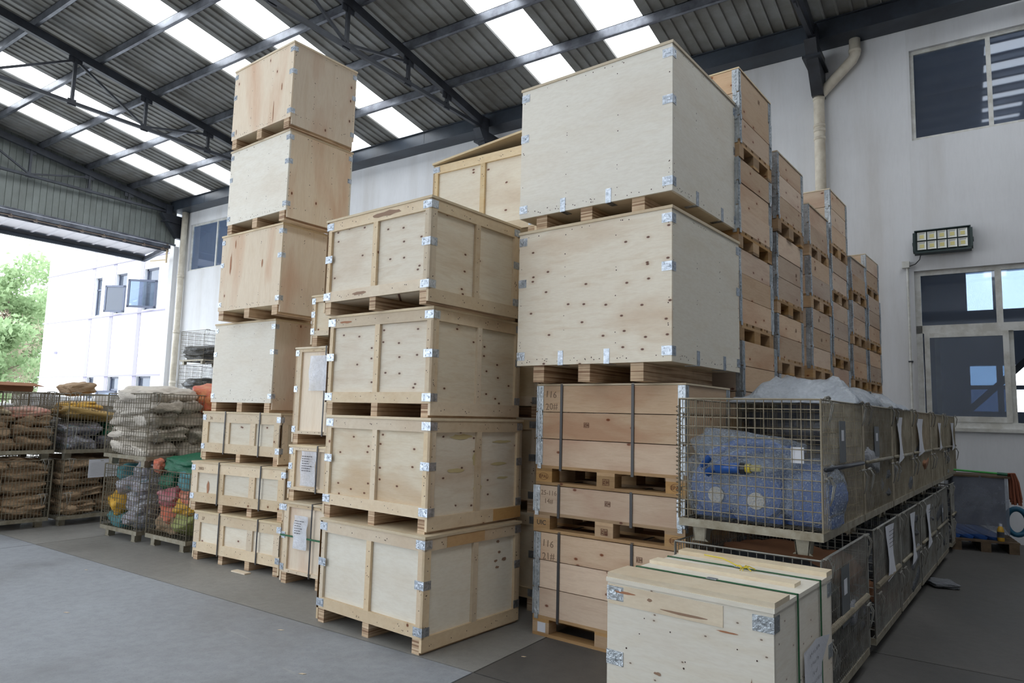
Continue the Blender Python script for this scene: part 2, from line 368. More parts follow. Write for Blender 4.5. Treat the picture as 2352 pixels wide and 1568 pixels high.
def leafmat(name, c1, c2):
    m, nt, p, out = newmat(name); v = coords(nt, (1, 1, 1)); n = noise_(nt, v, 3, 4)
    r = ramp(nt, [(.35, srgb(*c1)), (.65, srgb(*c2))], n); nt.links.new(r.outputs[0], p.inputs['Base Color'])
    p.inputs['Roughness'].default_value = .6
    t = N(nt, 'ShaderNodeBsdfTranslucent'); nt.links.new(r.outputs[0], t.inputs[0]); mx = N(nt, 'ShaderNodeMixShader'); mx.inputs[0].default_value = .45
    nt.links.new(p.outputs[0], mx.inputs[1]); nt.links.new(t.outputs[0], mx.inputs[2]); nt.links.new(mx.outputs[0], out.inputs[0]); return m
M_leaf = leafmat('green_leaves', (128, 152, 108), (158, 176, 134))
M_leaf2 = leafmat('dry_twigs', (150, 138, 122), (176, 160, 140))

# ------------------------------------------------------------------ the hall
T_ = math.tan(math.radians(9.6))
RIDGE_Y = -.5
def roofz(y): return 8.2+T_*(11.6-y) if y >= RIDGE_Y else 8.2+T_*(11.6-RIDGE_Y)-T_*(RIDGE_Y-y)
WY = 12.0; GX = -21.6

# floor: cast slabs with open joints
fl = struct(thing('floor', 'x', 'x')); del fl['label']; del fl['category']
xs = [-21.5, -15.22, -8.95, -2.68, 3.6, 12.0]
for i in range(5):
    ys = [-13, -8.9, -2.7, 3.58, 12.25] if i < 3 else [-13, -8.9, -2.7, 3.58, 5.64, 12.25]
    for j in range(len(ys)-1):
        bx('slab', xs[i]+.006, xs[i+1]-.006, ys[j]+.006, ys[j+1]-.006, -.12, 0, (M_floor if ys[j] < 3.5 else M_floor3) if i < 3 else M_floor2, fl)
bx('sub_base', -21.5, 12, -13, 12.25, -.2, -.02, M_black, fl)

# wall with the windows (Y = 12)
wl = thing('wall_back', 'x', 'x'); del wl['label']; del wl['category']; struct(wl)
holes = [(-20.95, -18.9, 5.92, 7.45), (-.74, 2.3, 6.02, 7.5), (-.78, 2.4, 1.58, 3.95)]
def wall_seg(x0, x1, z0, z1): bx('wall_section', x0, x1, WY, WY+.25, z0, z1, M_wall, wl)
wall_seg(-22.0, -20.95, 0, 8.4); wall_seg(-20.95, -18.9, 0, 5.92); wall_seg(-20.95, -18.9, 7.45, 8.4)
wall_seg(-18.9, -.78, 0, 8.4)
wall_seg(-.78, 2.4, 0, 1.58); wall_seg(-.78, 2.4, 3.95, 6.02); wall_seg(-.78, -.74, 6.02, 7.5); wall_seg(2.3, 2.4, 6.02, 7.5); wall_seg(-.78, 2.4, 7.5, 8.4)
wall_seg(2.4, 12, 0, 8.4)
# windows
def frame_bar(par, x0, x1, z0, z1, y0=WY+.06, y1=WY+.12, name='window_frame'): return bx(name, x0, x1, y0, y1, z0, z1, M_pvc, par)
def pane(par, x0, x1, z0, z1, y=WY+.09): return bx('pane', x0, x1, y, y+.006, z0, z1, M_glass, par)
w1 = thing('window_1', 'x', 'x'); w2 = thing('window_2', 'x', 'x'); w3 = thing('window_3', 'x', 'x')
for q in (w1, w2, w3): del q['label']; del q['category']; struct(q)
def simple_window(par, x0, x1, z0, z1, muls, fw=.055):
    frame_bar(par, x0, x1, z0, z0+fw); frame_bar(par, x0, x1, z1-fw, z1)
    cuts = [x0]+muls+[x1]
    frame_bar(par, x0, x0+fw, z0+fw, z1-fw); frame_bar(par, x1-fw, x1, z0+fw, z1-fw)
    for m in muls: frame_bar(par, m-.03, m+.03, z0+fw, z1-fw)
    for a, b in zip(cuts[:-1], cuts[1:]):
        pane(par, a+(fw if a == x0 else .03), b-(fw if b == x1 else .03), z0+fw, z1-fw)
simple_window(w1, -20.95, -18.9, 5.92, 7.45, [-19.55])
simple_window(w2, -.74, 2.3, 6.02, 7.5, [.285, 1.3])
# lower window: fixed lights above, sliding sashes below, one slid open
frame_bar(w3, -.78, 2.4, 3.88, 3.95); frame_bar(w3, -.78, 2.4, 2.99, 3.11); frame_bar(w3, -.78, 2.4, 1.58, 1.67)
frame_bar(w3, -.78, -.70, 1.67, 3.88); frame_bar(w3, 2.32, 2.4, 1.67, 3.88)
for m in (.27, 1.3): frame_bar(w3, m-.04, m+.04, 3.11, 3.88)
for a, b in ((-.70, .23), (.31, 1.26), (1.34, 2.32)): pane(w3, a, b, 3.11, 3.88)
def sash(x0, x1, yo, z0=1.67, z1=2.99):
    s = frame_bar(w3, x0, x0+.07, z0, z1, WY+yo, WY+yo+.03, 'sash')
    for a in ((x0+.07, x1-.07, z0, z0+.08), (x0+.07, x1-.07, z1-.07, z1), (x1-.07, x1, z0, z1)):
        frame_bar(w3, a[0], a[1], a[2], a[3], WY+yo, WY+yo+.03, 'sash')
    bx('pane', x0+.07, x1-.07, WY+yo+.012, WY+yo+.018, z0+.08, z1-.07, M_glass, w3)
sash(-.68, .36, .05); sash(-.55, .42, .10); sash(1.36, 2.32, .05)
bx('window_sill', -.8, 2.45, WY-.05, WY+.06, 1.53, 1.58, M_pvc, w3)
# room seen through the panes
rm = thing('wall_next_room', 'x', 'x'); del rm['label']; del rm['category']; struct(rm)
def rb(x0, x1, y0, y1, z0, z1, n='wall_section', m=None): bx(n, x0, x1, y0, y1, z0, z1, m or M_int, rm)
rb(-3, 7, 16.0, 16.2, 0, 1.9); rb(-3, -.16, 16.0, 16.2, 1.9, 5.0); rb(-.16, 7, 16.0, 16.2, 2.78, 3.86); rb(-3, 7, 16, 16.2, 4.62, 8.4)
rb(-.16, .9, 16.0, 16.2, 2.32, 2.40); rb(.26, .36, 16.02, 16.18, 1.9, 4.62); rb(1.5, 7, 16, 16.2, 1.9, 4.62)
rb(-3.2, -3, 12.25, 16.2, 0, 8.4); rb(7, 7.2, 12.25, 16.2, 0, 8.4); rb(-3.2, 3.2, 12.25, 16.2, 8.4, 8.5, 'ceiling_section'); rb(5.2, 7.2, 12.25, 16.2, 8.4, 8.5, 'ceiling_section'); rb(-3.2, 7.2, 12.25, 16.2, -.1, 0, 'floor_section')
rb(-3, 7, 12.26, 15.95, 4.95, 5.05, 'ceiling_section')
st = MB(); st.bar((-.55, 14.3, 1.5), (1.5, 14.3, 3.6), .07, 4, .05)
tag(st.build('stair_stringer', M_steel), 'dark sloping stair beam seen through the lower window', 'beam')
fb = thing('neighbouring_building', 'pale sunlit building glimpsed through the window of the next room', 'building', (0, 0, 0))
bx('wall', -12, 16, 30, 30.3, 0, 12, M_fac, fb)
for k in range(5): 
    f = bx('window', -4+3.2*k, -2.4+3.2*k, 29.9, 30, 1.2, 3.0, M_winf, fb)

# gable wall (X = -21.6): ribbed cladding above a wide opening
gw = thing('wall_left', 'x', 'x'); del gw['label']; del gw['category']; struct(gw)
y = 11.86
while y > -12.9:
    y1 = y-.165; z0 = 6.85; mb = MB()
    pr = [(y, 0), (y-.148, 0), (y-.152, .014), (y-.161, .014), (y-.165, 0)]
    for k in range(len(pr)-1):
        (a, da), (b, db) = pr[k], pr[k+1]
        mb.poly([(GX-da, a, z0), (GX-db, b, z0), (GX-db, b, roofz(b)-.02), (GX-da, a, roofz(a)-.02)])
    mb.build('cladding_panel', M_clad, gw); y = y1
bx('cladding_edge', GX-.06, GX+.01, -13, 11.9, 6.80, 6.86, M_purl, gw)
bx('wall_pier', GX-.25, GX, 11.86, 12.0, 0, 6.8, M_wall, gw)
bx('wall_pier', GX-.25, GX, -13, -9, 0, 6.8, M_wall, gw)
# door gear under the cladding
M_hang = plain('rusty_hanger', (122, 108, 98), .6, .2)
dt = thing('door_track', 'long notched sliding door rail under the gable cladding', 'rail', (GX+.05, 11.7, 6.62))
MB().box(-.10, .02, -20.5, 0, .12, .15).box(-.10, -.08, -20.5, 0, -.05, .12).box(0, .02, -20.5, 0, .04, .12).build('rail', M_purl, dt)
rol = MB().box(-.02, .035, -.045, .045, -.03, .02).box(-.01, .05, -.012, .012, -.01, .05).mesh('hanger', M_hang)
MB().box(.02, .03, -20.4, -.1, -.012, .012).build('roller_bar', M_hang, dt)
for k in range(34): link('hanger', rol, dt, (0, -.25-.6*k, 0))
# canopy outside
cn = thing('entrance_canopy', 'white ribbed canopy over the yard entrance below the gable', 'canopy', (0, 0, 0))
for k in range(48):
    y0 = 11.6-.42*k
    p = MB(); X0, X1, Z0, Z1 = GX-.03, -22.95, 6.70, 6.60
    for (a, za, b, zb) in ((y0, 0, y0-.36, 0), (y0-.36, 0, y0-.375, -.04), (y0-.375, -.04, y0-.405, -.04), (y0-.405, -.04, y0-.42, 0)):
        p.poly([(X0, a, Z0+za), (X0, b, Z0+zb), (X1, b, Z1+zb), (X1, a, Z1+za)])
    p.build('canopy_sheet', M_canopy, cn)
MB().box(-23.02, -22.92, -9, 11.65, 6.38, 6.52).box(-23.02, -23.0, -9, 11.65, 6.52, 6.66).build('fascia', M_beam, cn)
MB().box(-22.92, -22.86, -9, 11.6, 6.48, 6.56).build('edge_rail', M_black, cn)
MB().bar((-22.95, 11.62, 6.45), (GX, 11.62, 6.68), .06, 4).build('end_bracket', M_purl, cn)
MB().bar((-22.6, 11.64, 6.36), (GX, 11.64, 6.30), .02, 4).bar((GX-.02, 11.64, 6.2), (GX-.02, 11.64, 6.8), .025, 4).build('brace', M_lumy, cn)

# unseen rest of the hall, as the light implies: a yard side with wide doors, a closed right end
wf = thing('wall_front', 'x', 'x'); del wf['label']; del wf['category']; struct(wf)
bx('wall_section', -22, -20, -13.25, -13, 0, 6.9, M_wall, wf); bx('wall_section', -7, 12, -13.25, -13, 0, 6.9, M_wall, wf)
bx('wall_section', -22, 12, -13.25, -13, 6.4, 8.4, M_wall, wf)
wr = struct(bx('wall_right', 12, 12.25, -13, 12.25, 0, 10.4, M_wall, None))

# roof: ribbed steel sheets with paired skylight strips
ce = thing('ceiling', 'x', 'x'); del ce['label']; del ce['category']; struct(ce)
sky = [(-20.13, -19.3), (-18.3, -17.48), (-13.18, -12.38), (-11.42, -10.65), (-7.1, -6.3), (-5.37, -4.52), (.3, 1.1), (2.1, 2.9)]
def slope_pts(x, y, dz=0): return (x, y, roofz(y)+dz)
def sheet(x0, x1, ya, yb):
    n = max(1, round((x1-x0)/.205)); p = (x1-x0)/n; mb = MB()
    for i in range(n):
        a = x0+i*p
        for (u, du, v, dv) in ((0, 0, p*.76, 0), (p*.76, 0, p*.82, -.03), (p*.82, -.03, p*.94, -.03), (p*.94, -.03, p, 0)):
            mb.poly([slope_pts(a+u, ya, du), slope_pts(a+v, ya, dv), slope_pts(a+v, yb, dv), slope_pts(a+u, yb, du)])
    return mb
edges = [-22.0]+[e for s in sky for e in s]+[12.2]
for k in range(0, len(edges), 2):
    for ya, yb in ((12.05, RIDGE_Y), (RIDGE_Y, -13.3)):
        a, b = edges[k], edges[k+1]
        mid = [a] ; 
        while b-mid[-1] > 2.6: mid.append(mid[-1]+2.05)
        mid.append(b)
        for q, r in zip(mid[:-1], mid[1:]): sheet(q, r, ya, yb).build('roof_sheet', M_roof, ce)
for a, b in sky:
    for ya, yb in ((12.05, RIDGE_Y), (RIDGE_Y, -13.3)):
        MB().poly([slope_pts(a, ya, .01), slope_pts(b, ya, .01), slope_pts(b, yb, .01), slope_pts(a, yb, .01)]).build('skylight_sheet', M_sky, ce)
# purlins (C sections)
for k in range(19):
    y = 10.26-1.255*k
    if abs(y-RIDGE_Y) < .15: continue
    z = roofz(y)-.04
    MB().box(-21.9, 12.1, y-.035, y-.028, z-.16, z).box(-21.9, 12.1, y-.035, y+.035, z-.012, z-.0).box(-21.9, 12.1, y-.035, y+.035, z-.168, z-.156).box(-21.9, 12.1, y+.028, y+.035, z-.168, z-.13).build('purlin', M_purl, ce)

# light roof trusses
def truss(X, label):
    t = thing('roof_truss', label, 'truss', (X, 0, 0))
    off = -.30
    zt = lambda yy: roofz(yy)+off
    def seg(name, a, b, hw, hh): return MB().bar(a, b, hw, 4, hh).build(name, M_steel, t)
    seg('top_chord', (0, 11.45, zt(11.45)), (0, RIDGE_Y, zt(RIDGE_Y)), .05, .085)
    seg('top_chord', (0, -12.5, zt(-12.5)), (0, RIDGE_Y, zt(RIDGE_Y)), .05, .085)
    seg('bottom_chord', (0, 11.5, 7.80), (0, -12.5, 7.80), .035, .035)
    nodes = [10.2, 9.05, 7.52, 6.02, 4.5, 3.0, 1.3, RIDGE_Y, -2.3, -4, -5.5, -7, -8.5, -10.05, -11.2]
    for i, yy in enumerate(nodes):
        seg('web_vertical', (0, yy, 7.8), (0, yy, zt(yy)-.05), .03, .03)
        MB().box(-.012, .012, yy-.13, yy+.13, zt(yy)-.19, zt(yy)-.03).build('gusset_plate', M_steel, t)
        MB().box(-.012, .012, yy-.08, yy+.08, 7.74, 7.88).build('gusset_plate', M_steel, t)
    for a, b in ((9.05, 10.2), (9.05, 7.52), (6.02, 7.52), (6.02, 4.5), (3.0, 4.5), (3.0, 1.3), (RIDGE_Y, 1.3), (RIDGE_Y, -2.3), (-4, -2.3), (-4, -5.5), (-7, -5.5), (-7, -8.5), (-10.05, -8.5), (-10.05, -11.2)):
        if a == 9.05 and b == 10.2: continue
        seg('web_diagonal', (0, a, zt(a)-.12), (0, b, 7.84), .022, .022)
    # knee bracket at the eaves
    MB().prism([(-.09, 11.2, 7.72), (-.09, 11.99, 7.72), (-.09, 11.99, 7.0), (-.09, 11.75, 7.0), (-.09, 11.35, 7.5)], (.18, 0, 0)).box(-.14, .14, 11.3, 11.99, 7.46, 7.50).build('knee_bracket', M_steel, t)
    MB().box(-.08, .08, 11.35, 11.55, 7.72, zt(11.45)+.1).build('end_post', M_steel, t)
    return t
truss(-21.38, 'dark truss against the gable cladding at the far end')
truss(-15.35, 'dark truss crossing above the far left, left of the tall crate tower')
truss(-8.75, 'dark truss coming down to the wall between the tower and the big plywood crates')
truss(-2.05, 'dark truss bracket on the wall beside the cream downpipe')
truss(4.5, 'dark truss over the near right end of the hall')
# eaves girder
eg = thing('eaves_girder', 'deep blue-grey box girder along the top of the window wall', 'beam', (0, 0, 0))
MB().box(-21.5, 11.95, 11.58, 11.6, 7.87, 8.19).box(-21.5, 12, 11.56, 11.99, 7.86, 7.88).box(-21.5, 11.95, 11.53, 11.66, 8.15, 8.16).build('girder', M_beam, eg)
for k in range(11): bx('splice_seam', -19.6+3*k, -19.59+3*k, 11.576, 11.58, 7.88, 8.2, M_steel, eg)

# downpipes
dp = thing('downpipe', 'cream downpipe with an elbow beside the truss bracket', 'pipe', (-2.05, 11.88, 0))
MB().tube([(.56, 0, 7.87), (.56, 0, 7.6), (.52, 0, 7.52), (.06, 0, 7.08), (0, 0, 7.0), (0, 0, 0.02)], .085, 16).build('pipe', M_pipe, dp, smooth=True)
for z in (7.64, 7.03, 6.95, 6.48, 6.40, 6.26, 3.3):
    MB().tube([(.56 if z > 7.5 else 0, 0, z), (.56 if z > 7.5 else 0, 0, z+.05)], .094, 16).build('collar', M_pipe, dp, smooth=True)
dp = thing('downpipe', 'straight cream downpipe by the gable opening', 'pipe', (-21.1, 11.87, 0))
MB().tube([(0, 0, 7.85), (0, 0, .02)], .095, 14).build('pipe', M_pipe, dp, smooth=True)
for z in (5.7, 3.9, 2.3): MB().tube([(0, 0, z), (0, 0, z+.1)], .105, 14).build('collar', M_pipe, dp, smooth=True)
dp = thing('drainpipe', 'thin blue-grey drainpipe on the white building by the opening', 'pipe', (-22.15, 12.3, 0))
MB().tube([(0, 0, 7), (0, 0, .02)], .06, 10).build('pipe', M_winf, dp, smooth=True)
# floodlight
fl_ = thing('floodlight', 'black floodlight with ten square reflectors above the window', 'lamp', (-.39, 11.9, 4.355))
fl_.rotation_euler = (math.radians(-12), 0, 0)
MB().box(-.36, .36, -.02, .03, -.19, .19).box(-.36, -.345, -.055, -.02, -.19, .19).box(.345, .36, -.055, -.02, -.19, .19).box(-.36, .36, -.055, -.02, .175, .19).box(-.36, .36, -.055, -.02, -.19, -.165).box(-.38, -.36, -.06, .04, -.15, .15).box(.36, .38, -.06, .04, -.15, .15).box(-.3, .3, .03, .07, -.12, .12).build('housing', M_lamp, fl_)
for i in range(5):
    for j in range(2):
        x = -.32+.13*i; z = -.135+.155*j
        r = MB(); r.poly([(x, -.052, z), (x+.115, -.052, z), (x+.09, -.03, z+.025), (x+.025, -.03, z+.025)]).poly([(x+.115, -.052, z), (x+.115, -.052, z+.135), (x+.09, -.03, z+.11), (x+.09, -.03, z+.025)]).poly([(x+.115, -.052, z+.135), (x, -.052, z+.135), (x+.025, -.03, z+.11), (x+.09, -.03, z+.11)]).poly([(x, -.052, z+.135), (x, -.052, z), (x+.025, -.03, z+.025), (x+.025, -.03, z+.11)]).box(x+.02, x+.095, -.031, -.028, z+.02, z+.115)
        o = r.build('reflector', M_refl, fl_)
        MB().box(x+.03, x+.085, -.036, -.031, z+.04, z+.095).build('led_chip', M_led, o)
MB().tube([(-.28, 0, -.18), (-.3, .02, -.26), (-.36, .06, -.31), (-.44, .08, -.33)], .008, 6).build('cable', M_black, fl_)
MB().bar((-.37, 0, 0), (-.37, .085, 0), .02, 4).bar((.37, 0, 0), (.37, .085, 0), .02, 4).build('bracket', M_lamp, fl_)
cb = thing('conduit', 'white cable conduit and junction box left of the lower window', 'conduit', (-.86, 11.97, 0))
MB().box(-.07, .03, -.06, .03, 4.0, 4.10).build('junction_box', M_pvc, cb)
MB().tube([(0, 0, 4.0), (0, 0, 1.0)], .018, 8).build('pipe', M_pvc, cb); MB().box(-.03, .03, -.02, .03, 2.55, 2.57).build('clip', M_steel, cb)
for i, (x, z) in enumerate([(-10.3, 7.75), (-9.7, 7.78), (-3.6, 7.80), (.0, 7.7)]): pass

# ------------------------------------------------------------------ outside
yard = struct(bx('floor_yard', -90, -21.5, -60, 60, -.14, -.015, M_asph, None))
fa = thing('office_building', 'white three-storey building across the yard with open grey windows', 'building', (0, 0, 0))
FY = 12.62
def fwall(x0, x1, z0, z1, m=M_fac, dy=0, n='wall'): return bx(n, x0, x1, FY+dy, FY+8, z0, z1, m, fa)
wins = [(-28.5, -27.95), (-26.85, -26.05), (-24.82, -23.85)]
tiers = [(.9, 2.62), (5.0, 6.5)]
prev = -32.7
for (a, b) in wins:
    fwall(prev, a, 0, 10.5); prev = b
    fwall(a, b, 0, .9); fwall(a, b, 2.62, 5.0); fwall(a, b, 6.5, 10.5)
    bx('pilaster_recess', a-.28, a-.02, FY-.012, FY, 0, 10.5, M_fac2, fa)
fwall(prev, -22.05, 0, 10.5)
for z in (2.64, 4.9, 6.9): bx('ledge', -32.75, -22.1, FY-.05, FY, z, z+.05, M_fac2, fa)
for (a, b) in wins:
    for (z0, z1) in tiers:
        f = MB().box(a, b, FY+.1, FY+.16, z0, z0+.06).box(a, b, FY+.1, FY+.16, z1-.06, z1).box(a, a+.06, FY+.1, FY+.16, z0, z1).box(b-.06, b, FY+.1, FY+.16, z0, z1).box(a, b, FY+.1, FY+.16, z1-.5, z1-.44).build('window', M_winf, fa)
        MB().box(a+.06, b-.06, FY+.125, FY+.132, z0+.06, z1-.06).build('pane', M_glass, f)
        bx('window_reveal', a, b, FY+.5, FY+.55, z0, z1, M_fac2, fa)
for (a, b), (z0, z1), ang in ((wins[1], (5.0, 6.0), 28), (wins[2], (5.0, 6.0), 40), (wins[1], (.9, 2.1), 30), (wins[2], (.9, 2.1), 42)):
    wd = b-a; hh = z1-z0; e = MB().box(-wd, 0, -.02, .02, 0, .07).box(-wd, 0, -.02, .02, hh-.07, hh).box(-wd, -wd+.07, -.02, .02, 0, hh).box(-.07, 0, -.02, .02, 0, hh).build('casement', M_winf, fa, (b, FY-.03, z0), )
    e.rotation_euler = (0, 0, math.radians(ang))
    MB().box(-wd+.07, -.07, -.004, .004, .07, hh-.07).build('pane', M_glass, e)
MB().tube([(-31.3, FY-.02, 3.6), (-31.3, FY-.02, 3.7)], .09, 10).build('vent_cap', M_fac2, fa)

def tree(x, y, h, r, label, leaf, seed, n=2600, bare=False):
    rg = random.Random(seed); t = thing('tree', label, 'tree', (x, y, 0))
    tr = MB(); tr.tube([(0, 0, 0), (.1, 0, h*.3), (.0, .1, h*.55), (.1, .1, h*.8)], [.22, .17, .12, .05], 8)
    tips = []
    for k in range(16 if not bare else 34):
        a = rg.uniform(0, 6.28); z0 = h*rg.uniform(.25, .7); L = r*rg.uniform(.5, 1)
        p0 = Vector((.05, .05, z0)); p2 = Vector((math.cos(a)*L, math.sin(a)*L, z0+L*rg.uniform(.2, .9))); p1 = (p0+p2)/2+Vector((0, 0, .3))
        tr.tube([p0, p1, p2], [.06, .04, .012], 5); tips += [p1, p2]
    tr.build('trunk', M_bark, t)
    cl = [Vector((rg.gauss(0, r*.45), rg.gauss(0, r*.45), h*rg.uniform(.32, 1.0))) for _ in range(26)]+tips
    mb = MB(); s = .10 if not bare else .05
    for _ in range(n):
        c = rg.choice(cl); p = c+Vector((rg.gauss(0, 1), rg.gauss(0, 1), rg.gauss(0, .7)))*r*.17
        u = Vector((rg.gauss(0, 1), rg.gauss(0, 1), rg.gauss(0, 1))).normalized(); v = u.orthogonal().normalized()
        q = s*rg.uniform(.7, 1.5)
        if bare: mb.poly([p-u*q*3, p+v*.012, p+u*q*3, p-v*.012])
        else: mb.poly([p-u*q*1.5, p-v*q*.7, p+u*q*1.5, p+v*q*.7])
    stuff(mb.build('foliage', leaf, t))
tree(-47.5, 16.2, 10.0, 2.8, 'tall leafy green tree beside the white building', M_leaf, 3, 9000)
tree(-40.5, 12.6, 5.2, 2.2, 'low bushy green tree in front at the bottom left of the building', M_leaf, 5, 7000)
tree(-43.6, 14.6, 6.0, 2.2, 'grey-brown half-bare tree between the green ones', M_leaf2, 9, 5000, True)
tree(-55, 20.5, 9.5, 3.2, 'green tree farthest left beyond the yard', M_leaf, 11, 8000)
# ------------------------------------------------------------------ crates
def face_map(k, w, d):
    """maps (u along face, out, z) to local crate space; faces: 0 -Y, 1 +X, 2 +Y, 3 -X"""
    if k == 0: return Matrix(((1, 0, 0, -w), (0, -1, 0, 0), (0, 0, 1, 0), (0, 0, 0, 1)))
    if k == 1: return Matrix(((0, 1, 0, 0), (1, 0, 0, 0), (0, 0, 1, 0), (0, 0, 0, 1)))
    if k == 2: return Matrix(((-1, 0, 0, 0), (0, 1, 0, d), (0, 0, 1, 0), (0, 0, 0, 1)))
    return Matrix(((0, -1, 0, -w), (-1, 0, 0, d), (0, 0, 1, 0), (0, 0, 0, 1)))
def face_box(name, k, w, d, u0, u1, o0, o1, z0, z1, mat, parent):
    m = face_map(k, w, d); P = [m @ Vector((u, o, z)) for u, o, z in ((u0, o0, z0), (u1, o1, z1))]
    lo = [min(P[0][i], P[1][i]) for i in range(3)]; hi = [max(P[0][i], P[1][i]) for i in range(3)]
    return bx(name, lo[0], hi[0], lo[1], hi[1], lo[2], hi[2], mat, parent)
def bracket_mesh(sx, sy, a, b, mat, hz):
    k = ('br', sx, sy, a, b, mat.name)
    if k not in _cache:
        t = .0025; mb = MB()
        X = lambda v: v*sx; Y = lambda v: v*sy
        def bb(x0, x1, y0, y1, z0, z1):
            x0, x1 = sorted((X(x0), X(x1))); y0, y1 = sorted((Y(y0), Y(y1))); mb.box(x0, x1, y0, y1, z0, z1)
        bb(-a, t, -t, 0, -b/2, b/2); bb(0, t, 0, a*.8, -b/2, b/2)
        for (u, z) in ((-a*.8, b*.28), (-a*.8, -b*.28), (-a*.35, b*.1)): bb(u-.006, u+.006, -t-.002, -t, z-.006, z+.006)
        for (u, z) in ((a*.6, b*.25), (a*.6, -b*.25)): bb(t, t+.002, u-.006, u+.006, z-.006, z+.006)
        bb(-a*.55, -a*.15, -t-.003, -t, -b*.12, b*.12)
        _cache[k] = mb.mesh('corner_bracket', mat)
    return _cache[k]
def brackets(t, w, d, zs, a=.085, b=.058, mat=None, corners=('F', 'L', 'R', 'B'), inset=0):
    mat = mat or M_zinc
    for c in corners:
        sx, sy, x, y = {'F': (1, 1, 0-inset, inset), 'L': (-1, 1, -w+inset, inset), 'R': (1, -1, -inset, d-inset), 'B': (-1, -1, -w+inset, d-inset)}[c]
        for z in zs: link('corner_bracket', bracket_mesh(sx, sy, a, b, mat, 0), t, (x, y, z))
def nails(t, w, d, items, rg, size=.0042):
    """items: (face, u0, u1, z0, z1, out, n)"""
    mb = MB()
    for (k, u0, u1, z0, z1, o, n) in items:
        m = face_map(k, w, d)
        for _ in range(n):
            u = rg.uniform(u0, u1); z = rg.uniform(z0, z1); r = size*rg.uniform(.7, 1.2)
            mb.poly([m @ Vector((u+r*math.cos(a), o+.0012, z+r*math.sin(a))) for a in (0, 1.05, 2.09, 3.14, 4.19, 5.24)])
    if mb.f: stuff(mb.build('nail_heads', M_nail, t))
def skids(t, w, d, g, xs_, sw, y0=0, y1=None, mat=None):
    for x in xs_: bx('skid', x, x+sw, y0, (d if y1 is None else y1), 0, g, mat or M_lam, t)

def framed_crate(label, F, z, yaw, w, d, h, seed, g=.10, bt=.022, bh=.082, pw=.062, panel=None, lid=True, group=None, brz=(.06, .5, .94), frame=None, posts=(1, 1, 1, 1), sk=3, straps=(), sidelow=True, cat='crate', lidrot=0, brm=None, bra=.085):
    rg = random.Random(seed); t = thing('framed_crate', label, cat, (F[0], F[1], z), yaw, group)
    panel = panel or M_ply; frame = frame or M_lum
    ins = .008; ll = .018 if lid else 0; zt = h-ll; ww, dd = w-2*ins, d-2*ins
    core = bt+.002
    bx('floor_board', -w+ins+core, -ins-core, ins+core, d-ins-core, g, g+.015, panel, t)
    # wall panels
    for k, (nm) in enumerate(('front_panel', 'side_panel', 'back_panel', 'side_panel')):
        L = w if k in (0, 2) else d
        a = ins+(0 if k in (0, 2) else bt+.014)
        face_box(nm, k, w, d, ins+(.0 if k in (0, 2) else bt+.013), L-ins-(0 if k in (0, 2) else bt+.013), -ins-bt-.012, -ins-bt, g, zt, panel, t)
    its = []
    for k in range(4):
        L = w if k in (0, 2) else d
        e = ins if k in (0, 2) else ins
        lo = g if (k in (0, 2) or not sidelow) else .018
        face_box('batten', k, w, d, e, L-e, -ins-bt, -ins, zt-bh, zt, frame, t)
        face_box('batten', k, w, d, e, L-e, -ins-bt, -ins, lo, (g+bh if k in (0, 2) else lo+bh+.012), frame, t)
        zb = g+bh if k in (0, 2) else lo+bh+.012
        us = [e, L-e-pw]; n = posts[k]
        for q in range(n): us.append(e+(L-2*e)*(q+1)/(n+1)-pw*.42)
        for u in us: face_box('batten', k, w, d, u, u+pw*(1 if u in us[:2] else .84), -ins-bt, -ins, zb, zt-bh, frame, t)
        if k < 2:
            its += [(k, e+.02, L-e-.02, zt-bh+.02, zt-.02, -ins, int(L*10)), (k, e+.02, L-e-.02, lo+.02, lo+bh-.02, -ins, int(L*10))]
            for u in us: its.append((k, u+.012, u+pw-.02, zb+.03, zt-bh-.03, -ins, 6))
    nails(t, w, d, its, rg)
    sw = .07
    xs_ = [-w+ins+bt+.001+(w-2*ins-2*bt-.002-sw)*i/(sk-1) for i in range(sk)]
    skids(t, w, d, g, xs_, sw, ins+.004, d-ins-.004, M_lam)
    if lid:
        o = MB().box(-w, 0, 0, d, 0, ll).build('lid', M_lid, t, (0, 0, zt))
    zz = [zt-.04, (zt+g)/2+.02, g+.045][:3]
    if len(brz) == 2: zz = [zt-.05, g+.06]
    brackets(t, w, d, zz, inset=ins, mat=brm, a=bra)
    for s in straps:
        band(t, -w+s*w, w, d, g, h)
    return t
def band(t, x, w, d, z0, h, mat=None, bw=.016):
    """steel/plastic band running round the crate in the YZ plane"""
    MB().box(x, x+bw, -.004, 0, z0-.012, h+.004).box(x, x+bw, d, d+.004, z0-.012, h+.004).box(x, x+bw, 0, d, h, h+.004).box(x, x+bw, 0, d, z0-.012, z0-.008).build('strap', mat or M_strap, t)

